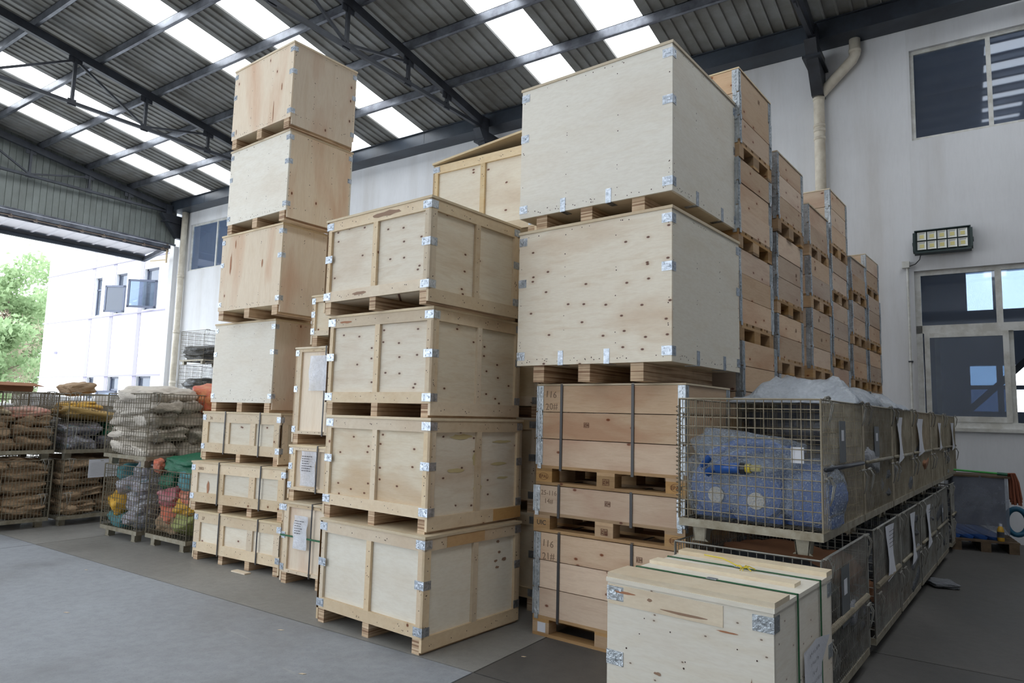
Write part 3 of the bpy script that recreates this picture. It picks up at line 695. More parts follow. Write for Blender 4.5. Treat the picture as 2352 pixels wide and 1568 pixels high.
def plain_crate(label, F, z, yaw, w, d, h, seed, g=.10, panel=None, skx=None, skw=.10, lid=.02, brz=3, bottom_br=False, group=None, side=None, flush=True, sko=0, bra=.085, brb=.058, lido=.008):
    rg = random.Random(seed); t = thing('plywood_crate', label, 'crate', (F[0], F[1], z), yaw, group)
    panel = panel or M_ply; side = side or panel; ins = lido; th = .018; zt = h-lid
    zb = g if not flush else g
    face_box('front_panel', 0, w, d, ins, w-ins, -ins-th, -ins, zb, zt, panel, t)
    face_box('back_panel', 2, w, d, ins, w-ins, -ins-th, -ins, zb, zt, panel, t)
    for k in (1, 3): face_box('side_panel', k, w, d, ins+th+.001, d-ins-th-.001, -ins-th, -ins, (.03 if flush else zb), zt, side, t)
    bx('floor_board', -w+ins+th, -ins-th, ins+th, d-ins-th, g, g+.02, M_lid, t)
    bx('lid', -w, 0, 0, d, zt, h, M_lid, t)
    skx = skx or [-w+ins+th+.002, -w/2-skw/2, -ins-th-.002-skw]
    skids(t, w, d, g, skx, skw, ins+.002+sko, d-ins-.002-sko)
    its = []
    for k in (0, 1):
        L = w if k == 0 else d
        for u in (.03, L-.035, L/3, 2*L/3): its.append((k, u, u+.008, g+.05, zt-.05, -ins, 6))
        its += [(k, .05, L-.05, zt-.03, zt-.02, -ins, int(L*7)), (k, .05, L-.05, g+.02, g+.05, -ins, int(L*22))]
    nails(t, w, d, its, rg)
    zs = [zt-.06, g+(zt-g)*.62, g+.07]
    brackets(t, w, d, zs, a=bra, b=brb, inset=ins)
    if bottom_br:
        for k, us in ((0, (w*.30, w*.60)), (1, (d*.33, d*.72))):
            for u in us:
                face_box('edge_bracket', k, w, d, u, u+.045, -ins, -ins+.003, g-.002, g+.10, M_zinc, t)
                face_box('edge_bracket', k, w, d, u, u+.045, -ins-.09, -ins+.003, g-.004, g-.001, M_zinc, t)
    return t
def text_mesh(txt, size, mat, name='lettering', ext=.0006, font_sx=1.0):
    k = ('txt', txt, size, mat.name)
    if k in _cache: return _cache[k]
    cu = bpy.data.curves.new('txt', 'FONT'); cu.body = txt; cu.size = size; cu.extrude = ext; cu.resolution_u = 2; cu.align_x = 'CENTER'
    o = bpy.data.objects.new('txt', cu); C.objects.link(o); dg = bpy.context.evaluated_depsgraph_get(); dg.update()
    me = bpy.data.meshes.new_from_object(o.evaluated_get(dg)); bpy.data.objects.remove(o); me.materials.clear(); me.materials.append(mat); me.name = name
    _cache[k] = me; return me
def text_on(t, k, w, d, u, out, z, txt, size, mat, name='lettering', tilt=0):
    me = text_mesh(txt, size, mat, name); m = face_map(k, w, d) @ Vector((u, out, z))
    o = link(name, me, t, m, (math.radians(90), math.radians(tilt), (0, math.radians(90), math.radians(180), math.radians(-90))[k]))
    return o
def brand(t, k, w, d, u, out, z, s=.05):
    mb = MB(); m = face_map(k, w, d)
    def q(u0, u1, z0, z1): mb.poly([m @ Vector((a, out+.0012, b)) for a, b in ((u0, z0), (u1, z0), (u1, z1), (u0, z1))])
    for (a, b, c, e) in ((0, 1, 0, .08), (0, 1, .92, 1), (0, .06, 0, 1), (.94, 1, 0, 1), (.42, .48, 0, 1), (.1, .36, .2, .35), (.14, .22, .3, .8), (.26, .34, .5, .8), (.55, .62, .2, .8), (.7, .76, .2, .8), (.55, .9, .45, .55), (.84, .9, .2, .8)):
        q(u+s*a, u+s*b, z+s*.8*c, z+s*.8*e)
    mb.build('brand_mark', M_brand, t)

def streak(t, k, w, d, u, z, du, dz, mat, out, seed):
    rg = random.Random(seed); m = face_map(k, w, d); n = 14
    P = [m @ Vector((u+du*math.cos(2*math.pi*i/n)*rg.uniform(.75, 1.1), out+.0012, z+dz*math.sin(2*math.pi*i/n)*rg.uniform(.6, 1.2))) for i in range(n)]
    return MB().poly(P).build('stain', mat, t)
# --- middle column of four framed crates
side_l = 'in the four-high column left of centre'
Mid = [(-3.116, 3.580, -4.3, 1.167, 1.059, .770, 0), (-3.160, 3.640, -3.8, 1.175, 1.07, .794, .770), (-3.205, 3.68, -2.8, 1.19, 1.07, .799, 1.564), (-3.168, 3.572, -4.4, 1.224, 1.03, .780, 2.363)]
lab = ['pale framed plywood crate standing on the floor in the centre column', 'framed crate second from the floor in the centre column, yellow stains on its side', 'framed crate third from the floor in the centre column', 'topmost framed crate of the centre column with a dark streak on its top rail']
mats = [M_plyc, M_plyk, M_plyk, M_plyk]
for i, (x, y, yw, w_, d_, h_, z_) in enumerate(Mid):
    t = framed_crate(lab[i], (x, y), z_, yw, w_, d_, h_, 10+i, panel=mats[i], group='framed crates of the centre column')
    if i == 3: streak(t, 0, w_, d_, .74, h_-.056, .17, .022, M_stain, -.0075, 3); streak(t, 0, w_, d_, .45, .14, .09, .014, M_stain, -.0075, 5)
    if i == 2: streak(t, 0, w_, d_, .22, h_-.06, .09, .010, M_streak, -.0075, 8)
    if i == 1:
        for q, (u, zz, a, b) in enumerate([(.35, .66, .12, .02), (.52, .50, .04, .06), (.30, .42, .09, .018), (.82, .62, .12, .012), (.80, .45, .10, .012), (.55, .28, .05, .03), (.85, .34, .07, .01)]): streak(t, 1, w_, d_, u, zz, a, b, M_stainy, -.0285, 20+q)
        face_box('batten_piece', 1, w_, d_, .72, 1.06, -.0075, -.0055, .022, .108, M_orange, t)
    if i == 0:
        face_box('batten_piece', 1, w_, d_, .22, .62, -.0075, -.0055, h_-.096, h_-.022, M_orange, t)
        for q, (u, zz, a, b) in enumerate([(.80, .64, .02, .012), (.82, .56, .018, .01), (.78, .50, .022, .012), (.88, .50, .03, .014), (.80, .45, .024, .012)]): streak(t, 1, w_, d_, u, zz, a, b, M_stain, -.0285, 40+q)
# --- two big plywood crates on the strapped collar stack
plain_crate('lower big plywood crate full of dark knots, overhanging the strapped pallet boxes', (-1.624, 4.190), 1.846, -4.9, 1.29, 1.179, 1.154, 31, g=.124, panel=M_plyk, side=M_plyc, skx=[-1.14, -.74, -.32], skw=.098, flush=False, bottom_br=True, sko=.02, bra=.072, brb=.062)
plain_crate('upper big smooth plywood crate at the top of the centre right stack', (-1.639, 4.237), 3.0, -3.8, 1.297, 1.203, 1.172, 32, g=.118, panel=M_plyc, side=M_plyc, skx=[-1.14, -.74, -.32], skw=.098, flush=False, bottom_br=True, sko=.02, bra=.072, brb=.062)
# --- tall tower: four plywood crates on three strapped crates
tw = [(-6.056, 4.463, -.8, 1.11, .8, .98, 1.557), (-5.752, 4.256, -2.0, 1.11, .8, .938, 2.537), (-5.642, 4.189, -4.0, 1.128, .80, .938, 3.475), (-5.597, 4.142, -3.9, 1.122, .808, .902, 4.413)]
TT = []
tl = ['white-faced plywood crate at the bottom of the tall tower, on the strapped crates', 'plywood crate third from the top of the tall tower, long red-brown knot streak', 'pale plywood crate second from the top of the tall tower', 'topmost plywood crate of the tall tower near the skylights']
for i, (x, y, yw, w_, d_, h_, z_) in enumerate(tw):
    t = plain_crate(tl[i], (x, y), z_, yw, w_, d_, h_, 40+i, g=.1, panel=(M_plyc, M_plyv, M_plyc, M_plyv)[i], side=M_plyv, lid=.02, skw=.09, sko=0, group='plywood crates of the tall tower', bra=.06, brb=.05)
    TT.append((t, w_, d_))
streak(TT[1][0], 0, 1.11, .8, .20, .60, .016, .13, M_streak, -.0075, 3); streak(TT[1][0], 0, 1.11, .8, .27, .82, .012, .05, M_streak, -.0075, 4); streak(TT[1][0], 0, 1.11, .8, .78, .55, .012, .05, M_streak, -.0075, 5)
streak(TT[3][0], 0, 1.12, .8, .80, .22, .008, .12, M_streak, -.0075, 6); streak(TT[3][0], 0, 1.12, .8, .93, .46, .010, .05, M_streak, -.0075, 7); streak(TT[3][0], 0, 1.12, .8, .10, .18, .012, .035, M_stain, -.0075, 8)
def strapped(label, F, z, yaw, w, d, h, seed, sk=4, mark=None):
    t = framed_crate(label, F, z, yaw, w, d, h, seed, g=.088, bh=.10, pw=.10, bt=.018, posts=(2, 0, 2, 0), sk=sk, brz=(0, 1), straps=(.31, .75), group='strapped crates under the tall tower', panel=M_ply, bra=.06)
    if mark: text_on(t, 0, w, d, .16, -.006, h-.09, mark, .045, M_pencil, 'pencil_mark')
    return t
strapped('low strapped crate standing on the floor under the tall tower', (-5.599, 4.332), 0, 2.0, 1.397, .8, .507, 51, mark='27')
t = strapped('low strapped crate in the middle under the tall tower, skewed, with a long knot', (-5.642, 4.384), .507, 5.0, 1.436, .8, .515, 52, mark='2003')
streak(t, 0, 1.436, .8, .27, .25, .022, .075, M_streak, -.0245, 9)
strapped('shorter strapped crate right under the plywood tower', (-5.864, 4.455), 1.022, .8, 1.353, .8, .533, 53, sk=3, mark='24')
# --- narrow column with document pouches
def pouch(t, w, d, u, z, pw, ph, rows):
    g = MB(); n = 8; m = face_map(0, w, d); P = []
    for j in range(n+1):
        for i in range(n+1):
            P.append(m @ Vector((u+pw*i/n+.008*math.sin(j*1.1), .004+.012*abs(noise.noise(Vector((i*.7, j*.9, u*9))))+.002, z+ph*j/n)))
    k = len(g.v); g.v += [tuple(p) for p in P]
    for j in range(n):
        for i in range(n): a = j*(n+1)+i; g.f.append((a, a+1, a+n+2, a+n+1))
    o = g.build('document_pouch', M_pouch, t, smooth=True)
    mb = MB()
    rg = random.Random(int(u*1000)+int(z*77))
    for r in range(rows):
        a = u+.03
        while a < u+pw*rg.uniform(.45, .8):
            L = rg.uniform(.008, .03); zz = z+ph-.05-r*.022
            mb.box(*sorted(((m @ Vector((a, 0, 0)))[0], (m @ Vector((a+L, 0, 0)))[0])), -.0215, -.0205, zz, zz+.006); a += L+.007
    if mb.f: mb.build('printed_lines', M_ink, o)
def pcol(label, F, z, w, d, h, seed, rows, bt=.02, **k):
    t = framed_crate(label, F, z, 0, w, d, h, seed, g=.10, bh=.03, pw=.085, bt=bt, posts=(0, 0, 0, 0), panel=M_plyv, lid=True, brz=(0, 1, 2), bra=.05, group='crates with document pouches', **k)
    return t
t = pcol('bottom crate with a document pouch and a green strap, left of the centre column', (-4.40, 4.24), 0, 1.08, .95, .743, 61, 6)
band(t, -.66, 1.08, .95, .10, .743); pouch(t, 1.08, .95, .19, .33, .19, .30, 6)
MB().box(-1.08, 0, -.006, -.001, .425, .44).box(0, .005, 0, .95, .425, .44).build('strap', M_gstrap, t)['label'] = 'green horizontal strap'
t = pcol('second crate from the floor with a document pouch, left of the centre column', (-4.42, 4.297), .743, 1.09, .92, .520, 62, 6)
band(t, -.68, 1.09, .92, .10, .52); pouch(t, 1.09, .92, .20, .15, .21, .32, 7)
t = pcol('tall crate with a crumpled pouch, third from the floor left of the centre column', (-4.49, 4.412), 1.263, 1.154, .9, .951, 63, 0)
band(t, -.70, 1.154, .9, .10, .951); pouch(t, 1.154, .9, .24, .52, .26, .34, 0)
t = framed_crate('small framed crate on top of the pouch crates behind the centre column', (-4.44, 4.377), 2.214, 0, .96, .9, .50, 64, posts=(0, 0, 0, 0), bh=.05, pw=.05, bra=.05, g=.1)
# --- column behind the centre column, open-lidded crate on top
for i in range(4):
    framed_crate('framed crate with dark brackets, %s in the column hidden behind the centre column' % ('on the floor', 'second up', 'third up', 'fourth up')[i], (-3.07-.02*(i % 2), 4.93), .79*i, -2, 1.2, 1.02, .79, 70+i, panel=M_lid, brm=M_hinge, group='crates behind the centre column')
t = framed_crate('warm pale crate with its lid raised, high behind the centre column', (-3.16, 4.95), 3.16, -1, 1.26, 1.0, .87, 75, panel=M_ply, frame=M_lumy, lid=False, posts=(1, 1, 1, 1))
l = MB().box(-1.25, .03, -.02, 1.02, 0, .02).build('lid', M_lid, t, (0, 0, .872)); l.rotation_euler = (math.radians(0), math.radians(-5.5), 0); l.location = (.0, 0, .995)
# --- front crate, lower right
FC = thing('plywood_crate', 'white plywood crate with green straps in the foreground, lid of raised boards', 'crate', (-.735, 3.03, 0), -4.6)
w_, d_, h_ = .80, .885, .85
for k, nm in ((0, 'front_panel'), (1, 'side_panel'), (2, 'back_panel'), (3, 'side_panel')):
    L = w_ if k in (0, 2) else d_; e = .006 if k in (0, 2) else .03
    face_box(nm, k, w_, d_, e, L-e, -.03, -.006, .09, .815, M_plyd, FC)
face_box('veneer_strip', 0, w_, d_, .012, .58, -.006, -.0035, .715, .805, M_lid, FC)
for q, (u, zz, a, b) in enumerate([(.10, .775, .07, .006), (.40, .735, .12, .006), (.23, .765, .014, .008), (.60, .70, .05, .004), (.27, .45, .02, .008), (.70, .50, .003, .04), (.04, .33, .02, .006), (.34, .38, .008, .004), (.48, .36, .01, .004), (.58, .41, .012, .005)]): streak(FC, 0, w_, d_, u, zz, a, b, M_stain if q % 3 else M_streak, -.0045, 60+q)
bx('lid', -w_, 0, 0, d_, .815, .835, M_plyc, FC)
for (a, b) in ((.0, .2), (.43, .53), (.78, d_)):
    bx('lid_board', -w_+.005, -.05 if a == .43 else -.0, a+.004, b, .835, .858 if a != .43 else .853, M_lid, FC)
skids(FC, w_, d_, .09, [-w_+.02, -w_/2-.05, -.12], .1, .01, d_-.01)
brackets(FC, w_, d_, (.765, .47, .16), a=.088, b=.066, inset=.006, mat=M_hinge)
nails(FC, w_, d_, [(0, .04, w_-.04, .14, .7, -.006, 26), (1, .04, d_-.04, .14, .7, -.006, 14)], random.Random(8))
for y in (.30, .66):
    s = MB().box(-w_-.004, .004, y, y+.014, .838, .841).box(.0, .004, y, y+.014, .0, .841).box(-w_-.004, -w_, y, y+.014, .05, .841).build('strap', M_gstrap, FC); s['label'] = 'green strap over the lid'
    MB().box(-.42, -.37, y-.006, y+.02, .841, .845).build('strap_buckle', M_zinc, FC)
tw_ = MB(); rg = random.Random(4)
tw_.tube([(-.62, .74, .862), (-.50, .70, .866), (-.42, .67, .85), (-.36, .62, .85)], .004, 5)
for k in range(9):
    a = rg.uniform(0, 6.28); tw_.tube([(-.36, .62, .848), (-.36+.03*math.cos(a), .62+.03*math.sin(a), .858), (-.36+.06*math.cos(a), .62+.06*math.sin(a), .846)], .003, 4)
tw_.build('tie_string', M_yfit, FC)
pp = MB(); sm = face_map(1, w_, d_); n = 6
for j in range(n+1):
    for i in range(n+1):
        pp.v.append(tuple(sm @ Vector((.38+.28*i/n, .002+.003*abs(math.sin(i*.8+j*.5))+(.012*max(0, (i-n+1.5))*max(0, j-n+2)), .16+.41*j/n+.03*i/n))))
for j in range(n):
    for i in range(n): a = j*(n+1)+i; pp.f.append((a, a+1, a+n+2, a+n+1))
po = pp.build('paper_label', M_paper, FC, smooth=True); po['label'] = 'white printed sheet with five text lines'
mb = MB(); rg = random.Random(12)
for r, (a, b) in enumerate(((.44, .60), (.46, .58), (.48, .55), (.42, .62), (.50, .57), (.52, .58))):
    u = a
    while u < b:
        L = .0085; zz = .535-r*.045+(u-.4)*.1
        for q in range(3):
            x = .0105; uu = u+rg.uniform(0, L*.7); z2 = zz+rg.uniform(-.006, .008)
            if rg.random() < .5: P = ((uu, z2), (uu+L*.5, z2), (uu+L*.5, z2+.0022), (uu, z2+.0022))
            else: P = ((uu, z2-.006), (uu+.0018, z2-.006), (uu+.0018, z2+.007), (uu, z2+.007))
            mb.poly([sm @ Vector((p, x, q2)) for p, q2 in P])
        u += .0115
mb.build('printed_characters', M_ink, po)

# ------------------------------------------------------------------ collar boxes on timber pallets
def pallet(t, z=0):
    W, D = 1.2, .8
    for (y0, y1) in ((0, .145), (.1775, .2775), (.3275, .4725), (.5225, .6225), (.655, .8)): bx('deck_board', -W, 0, y0, y1, z+.122, z+.144, M_pal, t)
    for x in (-W, -W/2-.0725, -.145): bx('cross_board', x, x+.145, 0, D, z+.1, z+.122, M_pal, t)
    for x, bw in ((-W, .145), (-W/2-.0725, .145), (-.145, .145)):
        for y0, y1 in ((0, .1), (.3275, .4725), (.7, .8)): bx('block', x, x+bw, y0, y1, z+.022, z+.1, M_pal, t)
    for y0, y1 in ((0, .1), (.3275, .4725), (.7, .8)): bx('base_board', -W, 0, y0, y1, z, z+.022, M_pal, t)
def hinge_mesh():
    if 'hinge' not in _cache:
        mb = MB(); t = .003; h = .19
        mb.box(-.052, t, -t, 0, 0, h).box(0, t, 0, .052, 0, h)
        mb.tube([(t, -t, .0), (t, -t, h)], .006, 6)
        for q in range(6):
            mb.box(-.030, -.018, -t-.004, -t, .012+.03*q, .028+.03*q); mb.box(t, t+.004, .018, .03, .012+.03*q, .028+.03*q)
        mb.box(-.045, -.012, -t-.006, -t, -.03, .012).box(t, t+.006, .012, .045, -.03, .012)
        _cache['hinge'] = mb.mesh('corner_hinge', M_hinge)
    return _cache['hinge']
def mirror_mesh(key, me, sx, sy):
    k = (key, sx, sy)
    if k not in _cache:
        m2 = me.copy(); m2.transform(Matrix.Diagonal((sx, sy, 1, 1)))
        if sx*sy < 0: m2.flip_normals()
        _cache[k] = m2
    return _cache[k]
def collar_box(label, F, z, yaw, n, seed, straps=False, lid=.0, group=None, brands=True, lidv=True):
    t = thing('collar_box', label, 'pallet box', (F[0], F[1], z), yaw, group); rg = random.Random(seed)
    pallet(t); th = .02
    for i in range(n):
        z0 = .144+.2*i; z1 = z0+.1945
        dx = rg.uniform(-.004, .004)
        bx('side_board', -1.196+dx, -.004+dx, .002, th+.002, z0, z1, M_col, t); bx('side_board', -1.196+dx, -.004+dx, .798-th, .798, z0, z1, M_col, t)
        bx('end_board', -.004-th+dx, -.004+dx, th+.003, .797-th, z0, z1, M_col, t); bx('end_board', -1.196+dx, -1.196+th+dx, th+.003, .797-th, z0, z1, M_col, t)
        hm = hinge_mesh()
        for (sx, sy, x, y) in ((1, 1, -.004, .002), (-1, 1, -1.196, .002), (1, -1, -.004, .798), (-1, -1, -1.196, .798)):
            link('corner_hinge', mirror_mesh('hinge', hm, sx, sy), t, (x+dx, y, z0+.004))
        if brands:
            if rg.random() < .8 and F[1] < 5: brand(t, 0, 1.2, .8, rg.uniform(.3, .9), -.002, z0+.09, .045)
            elif rg.random() < .35: brand(t, 1, 1.2, .8, rg.uniform(.1, .6), -.004, z0+.08, .04)
    H = .144+.2*n
    if lidv: bx('lid', -1.203, .003, -.003, .803, H-.0035, H+.009, M_lid, t)
    if straps:
        for x in (-1.2+.21, -1.2+.80): MB().box(x, x+.02, -.006, -.001, .11, H+.006).box(x, x+.02, .801, .806, .11, H+.006).box(x, x+.02, 0, .8, H+.009, H+.0125).build('strap', M_strap, t)
    return t
def oval_mark(t, k, u, z):
    mb = MB(); m = face_map(k, 1.2, .8)
    for i in range(16):
        a0 = 2*math.pi*i/16; a1 = 2*math.pi*(i+1)/16
        mb.poly([m @ Vector((u+.042*math.cos(a)*s, .0012, z+.026*math.sin(a)*s)) for a, s in ((a0, 1), (a1, 1), (a1, .92), (a0, .92))])
    mb.build('branded_oval', M_brand, t)
cx, cy = -1.61, 4.40
c1 = collar_box('bottom strapped pallet box marked 116 21#, three boards high', (cx-.0, cy), 0, -3, 3, 81, True, group='strapped pallet boxes under the big crates', lidv=False)
c2 = collar_box('shallow single-board pallet box in the middle of the strapped stack', (cx-.01, cy+.01), .744, -2.6, 1, 82, True, group='strapped pallet boxes under the big crates', lidv=False)
c3 = collar_box('top strapped pallet box marked 116 20#, right below the big plywood crates', (cx, cy), 1.088, -3.2, 3, 83, True, group='strapped pallet boxes under the big crates', lidv=True)
text_on(c1, 0, 1.2, .8, .12, -.001, .64, '116', .07, M_pencil, 'pencil_mark', 4); text_on(c1, 0, 1.2, .8, .13, -.001, .55, '21#', .07, M_pencil, 'pencil_mark', -4)
text_on(c2, 0, 1.2, .8, .13, -.001, .27, '25-116', .05, M_pencil, 'pencil_mark'); text_on(c2, 0, 1.2, .8, .13, -.001, .21, '14#', .05, M_pencil, 'pencil_mark')
text_on(c3, 0, 1.2, .8, .12, -.001, .65, '116', .07, M_pencil, 'pencil_mark', 4); text_on(c3, 0, 1.2, .8, .13, -.001, .56, '20#', .07, M_pencil, 'pencil_mark', -4)
for t, k in ((c3, 'EPAL'), (c2, 'UIC')):
    text_on(t, 0, 1.2, .8, .07, .0005, .05, k, .034 if k == 'EPAL' else .05, M_brand if k == 'EPAL' else M_black, 'branded_letters')
    text_on(t, 0, 1.2, .8, 1.13, .0005, .05, 'EPAL', .034, M_brand, 'branded_letters')
    oval_mark(t, 0, 1.13, .062)
    if k == 'EPAL': oval_mark(t, 0, .07, .062)
for t in (c2, c3): brand(t, 0, 1.2, .8, .575, -.0, .035, .055)
face_box('paper_sticker', 0, 1.2, .8, .045, .115, 0, .0015, .028, .096, M_paper, c1)

cols = [('first row', (-1.535, 5.40), [3]*6), ('second row', (-1.47, 6.35), [3, 3, 2, 2, 3, 3]), ('third row', (-1.405, 7.42), [2, 3, 3, 3, 2, 2]),
        ('fourth row', (-1.345, 8.30), [3, 3, 3, 3, 2, 3]), ('fifth row', (-1.265, 9.22), [3, 2, 3, 2, 2, 2]), ('sixth row', (-1.205, 10.08), [3, 2, 3, 2, 3, 2])]
ordn = ['on the floor', 'second up', 'third up', 'fourth up', 'fifth up', 'topmost']
ordf = ['nearest', 'second', 'third', 'fourth', 'fifth', 'farthest']
for ci, (nm, (x, y), ns) in enumerate(cols):
    z = 0
    for j, n in enumerate(ns):
        j_ = random.Random(ci*10+j)
        collar_box('pine pallet box, %s in the %s stack of the row towards the wall' % (ordn[j], ordf[ci]), (x+j_.uniform(-.012, .012), y+j_.uniform(-.01, .01)), z, -4.2+j_.uniform(-.6, .6), n, 100+ci*10+j, (ci, j) == (3, 5), group='pallet boxes stacked towards the wall', lidv=(j == len(ns)-1))
        z += .144+.2*n
# ------------------------------------------------------------------ wire cages
def grid_panel(L, H, sv, sh, r, gap=0):
    mb = MB(); n = max(2, round(L/sv)); m = max(2, round(H/sh))
    for i in range(n+1): mb.wire((L*i/n, 0, 0), (L*i/n, 0, H), r)
    for j in range(m+1): mb.wire((0, .004, H*j/m), (L, .004, H*j/m), r)
    return mb
def cage(label, F, z, yaw, w, d, h, mat=None, sv=.05, sh=.056, midbar=True, plate=None, paper=None, spring=False, group=None, coil=False, legs='U', rr=.0028, bar_mat=None):
    mat = mat or M_cage; t = thing('wire_cage', label, 'cage', (F[0], F[1], z), yaw, group)
    fz, fh = .085, .045; zb = fz+fh; H = h-zb
    # base frame
    for q in ((-w, 0, 0, .012), (-w, 0, d-.012, d), (-w, -w+.012, .013, d-.013), (-.012, 0, .013, d-.013)): bx('base_rail', *q, fz, zb, M_frame, t)
    for y in (d*.33, d*.66): bx('base_bar', -w+.012, -.012, y, y+.04, fz+.005, fz+.025, M_frame, t)
    grid = MB()
    for i in range(int(w/.06)): grid.wire((-w+.03+.06*i, .02, zb-.008), (-w+.03+.06*i, d-.02, zb-.008), rr)
    grid.build('floor_mesh', mat, t)
    lm = MB()
    lm.prism([(-.045, 0, fz), (.045, 0, fz), (.035, 0, .015), (.055, 0, 0), (-.055, 0, 0), (-.035, 0, .015)], (0, .008, 0))
    lm.prism([(-.045, 0, fz), (-.037, 0, fz), (-.027, 0, .0), (-.035, 0, .0)], (0, .08, 0)); lm.prism([(.037, 0, fz), (.045, 0, fz), (.035, 0, 0), (.027, 0, 0)], (0, .08, 0))
    lmesh = lm.mesh('foot', M_frame)
    for (x, y, ry) in ((-w+.12, .03, 0), (-.12, .03, 0), (-w+.12, d-.03, math.pi), (-.12, d-.03, math.pi)): link('foot', lmesh, t, (x, y, 0), (0, 0, ry))
    fm = grid_panel(w-.01, H, sv, sh, rr).mesh('front_mesh', mat)
    link('front_mesh', fm, t, (-w+.005, .006, zb)); link('back_mesh', fm, t, (-w+.005, d-.01, zb))
    sm = grid_panel(d-.01, H, sv*.72, sh*1.75, rr).mesh('side_mesh', mat)
    link('side_mesh', sm, t, (-.006, .005, zb), (0, 0, math.pi/2)); link('side_mesh', sm, t, (-w+.006, .005, zb), (0, 0, math.pi/2))
    rim = MB()
    for a, b in (((-w, 0, h), (0, 0, h)), ((0, 0, h), (0, d, h)), ((0, d, h), (-w, d, h)), ((-w, d, h), (-w, 0, h))): rim.wire(a, b, .0055)
    for x, y in ((-w, 0), (0, 0), (0, d), (-w, d)): rim.wire((x, y, zb), (x, y, h), .0055)
    rim.build('rim', mat, t)
    if midbar:
        zm = zb+H*.47
        if spring:
            pts = []; n = int((d-.12)/.017)
            for i in range(n*7): a = i/7*2*math.pi; pts.append((.008+.017*math.cos(a), .06+(d-.12)*i/(n*7), zm+.017*math.sin(a)))
            MB().tube(pts, .0035, 4, False).build('coil_spring', M_cage, t)
        else: MB().tube([(.008, .05, zm), (.008, d-.05, zm)], .014, 8).build('gate_bar', bar_mat or M_frame, t, smooth=True)
    # gate clips on the +X side
    for (y, zz) in ((.07, h-.01), (d-.10, h-.01), (.07, zb+H*.38), (d-.10, zb+H*.38)):
        cm = MB()
        cm.tube([(0, 0, .015), (.03, 0, .02), (.045, .01, -.02), (.03, .02, -.10), (.02, .035, -.13), (.03, .05, -.10), (.045, .055, -.02), (.02, .06, .02), (0, .065, .015)], .004, 5)
        cm.tube([(.02, -.03, .02), (.025, .03, .028), (.02, .09, .02)], .006, 5)
        cm.build('gate_clip', M_cageg, t, (0, y-.03, zz))
    if coil:
        pts = []; n = 26
        for i in range(n*7): a = i/7*2*math.pi; pts.append((-w-.002+.016*math.cos(a), .0+.016*math.sin(a), zb+.02+(H-.06)*i/(n*7)))
        MB().tube(pts, .0028, 4, False).build('corner_coil', mat, t)
    if plate:
        u, zz, pw, ph = plate
        p = bx('sign_plate', .004, .007, u, u+pw, zz, zz+ph, M_hinge if False else M_plate, t)
        bx('sticker', .0072, .008, u+pw*.28, u+pw*.68, zz+ph*.52, zz+ph*.78, M_paper, t)
    if paper:
        u, zz, pw, ph, wr = paper
        g = MB(); n = 5
        for j in range(n+1):
            for i in range(3): g.v.append((.016+.010*math.sin(j*.9+i), u+pw*i/2+.01*j/n, zz+ph*j/n+(.02*i if j == 0 else 0)))
        for j in range(n):
            for i in range(2): a = j*3+i; g.f.append((a, a+1, a+4, a+3))
        po = g.build('paper_sheet', M_paper, t, smooth=True)
        if wr:
            mb = MB(); rg = random.Random(int(u*100)+wr)
            for r in range(wr):
                u2 = u+.02+rg.uniform(0, .02)
                while u2 < u+pw*.8:
                    mb.box(.028, .0285, u2, u2+.008, zz+ph*.9-r*.028, zz+ph*.9-r*.028+.005); u2 += .014
            mb.build('printed_lines', M_ink, po)
    return t
M_plate = plain('grey_sign_plate', (96, 100, 104), .5, .2)

# lumpy sacks: a few base meshes, copied with their own scale
def lump_mesh(seed, mat, sq=.45, amp=.10, n=4, name='sack'):
    k = ('lump', seed, mat.name, sq)
    if k in _cache: return _cache[k]
    bm = bmesh.new(); bmesh.ops.create_icosphere(bm, subdivisions=n, radius=1)
    off = Vector((seed*3.7, seed*1.3, seed*.7))
    for v in bm.verts:
        c = v.co; f = lambda a: math.copysign(abs(a)**sq, a)
        p = Vector((f(c.x), f(c.y), f(c.z)*(1-.35*max(abs(c.x), abs(c.y))**3)))
        q = 1+amp*noise.noise(p*1.6+off)*1.6-amp*.8*abs(noise.noise(p*3.1+off))-amp*.5*abs(noise.noise(p*7+off))+amp*.35
        r_ = p*.5*q; v.co = Vector((max(-.5, min(.5, r_.x)), max(-.5, min(.5, r_.y)), max(-.5, min(.5, r_.z))))
    me = bpy.data.meshes.new(name); bm.to_mesh(me); bm.free(); me.materials.append(mat)
    me.polygons.foreach_set('use_smooth', [True]*len(me.polygons)); _cache[k] = me
    return me
def sack(name, label, cat, mat, c, dims, yaw=0, tilt=0, seed=0, group=None, sq=.55, amp=.17, n=4):
    me = lump_mesh(seed % 6, mat, sq, amp, n)
    o = link(name, me, None, c, (math.radians(tilt), math.radians(tilt*.6), math.radians(yaw)), dims)
    return tag(o, label, cat, group)
def world(F, yaw, x, y):
    a = math.radians(yaw); return (F[0]+x*math.cos(a)-y*math.sin(a), F[1]+x*math.sin(a)+y*math.cos(a))
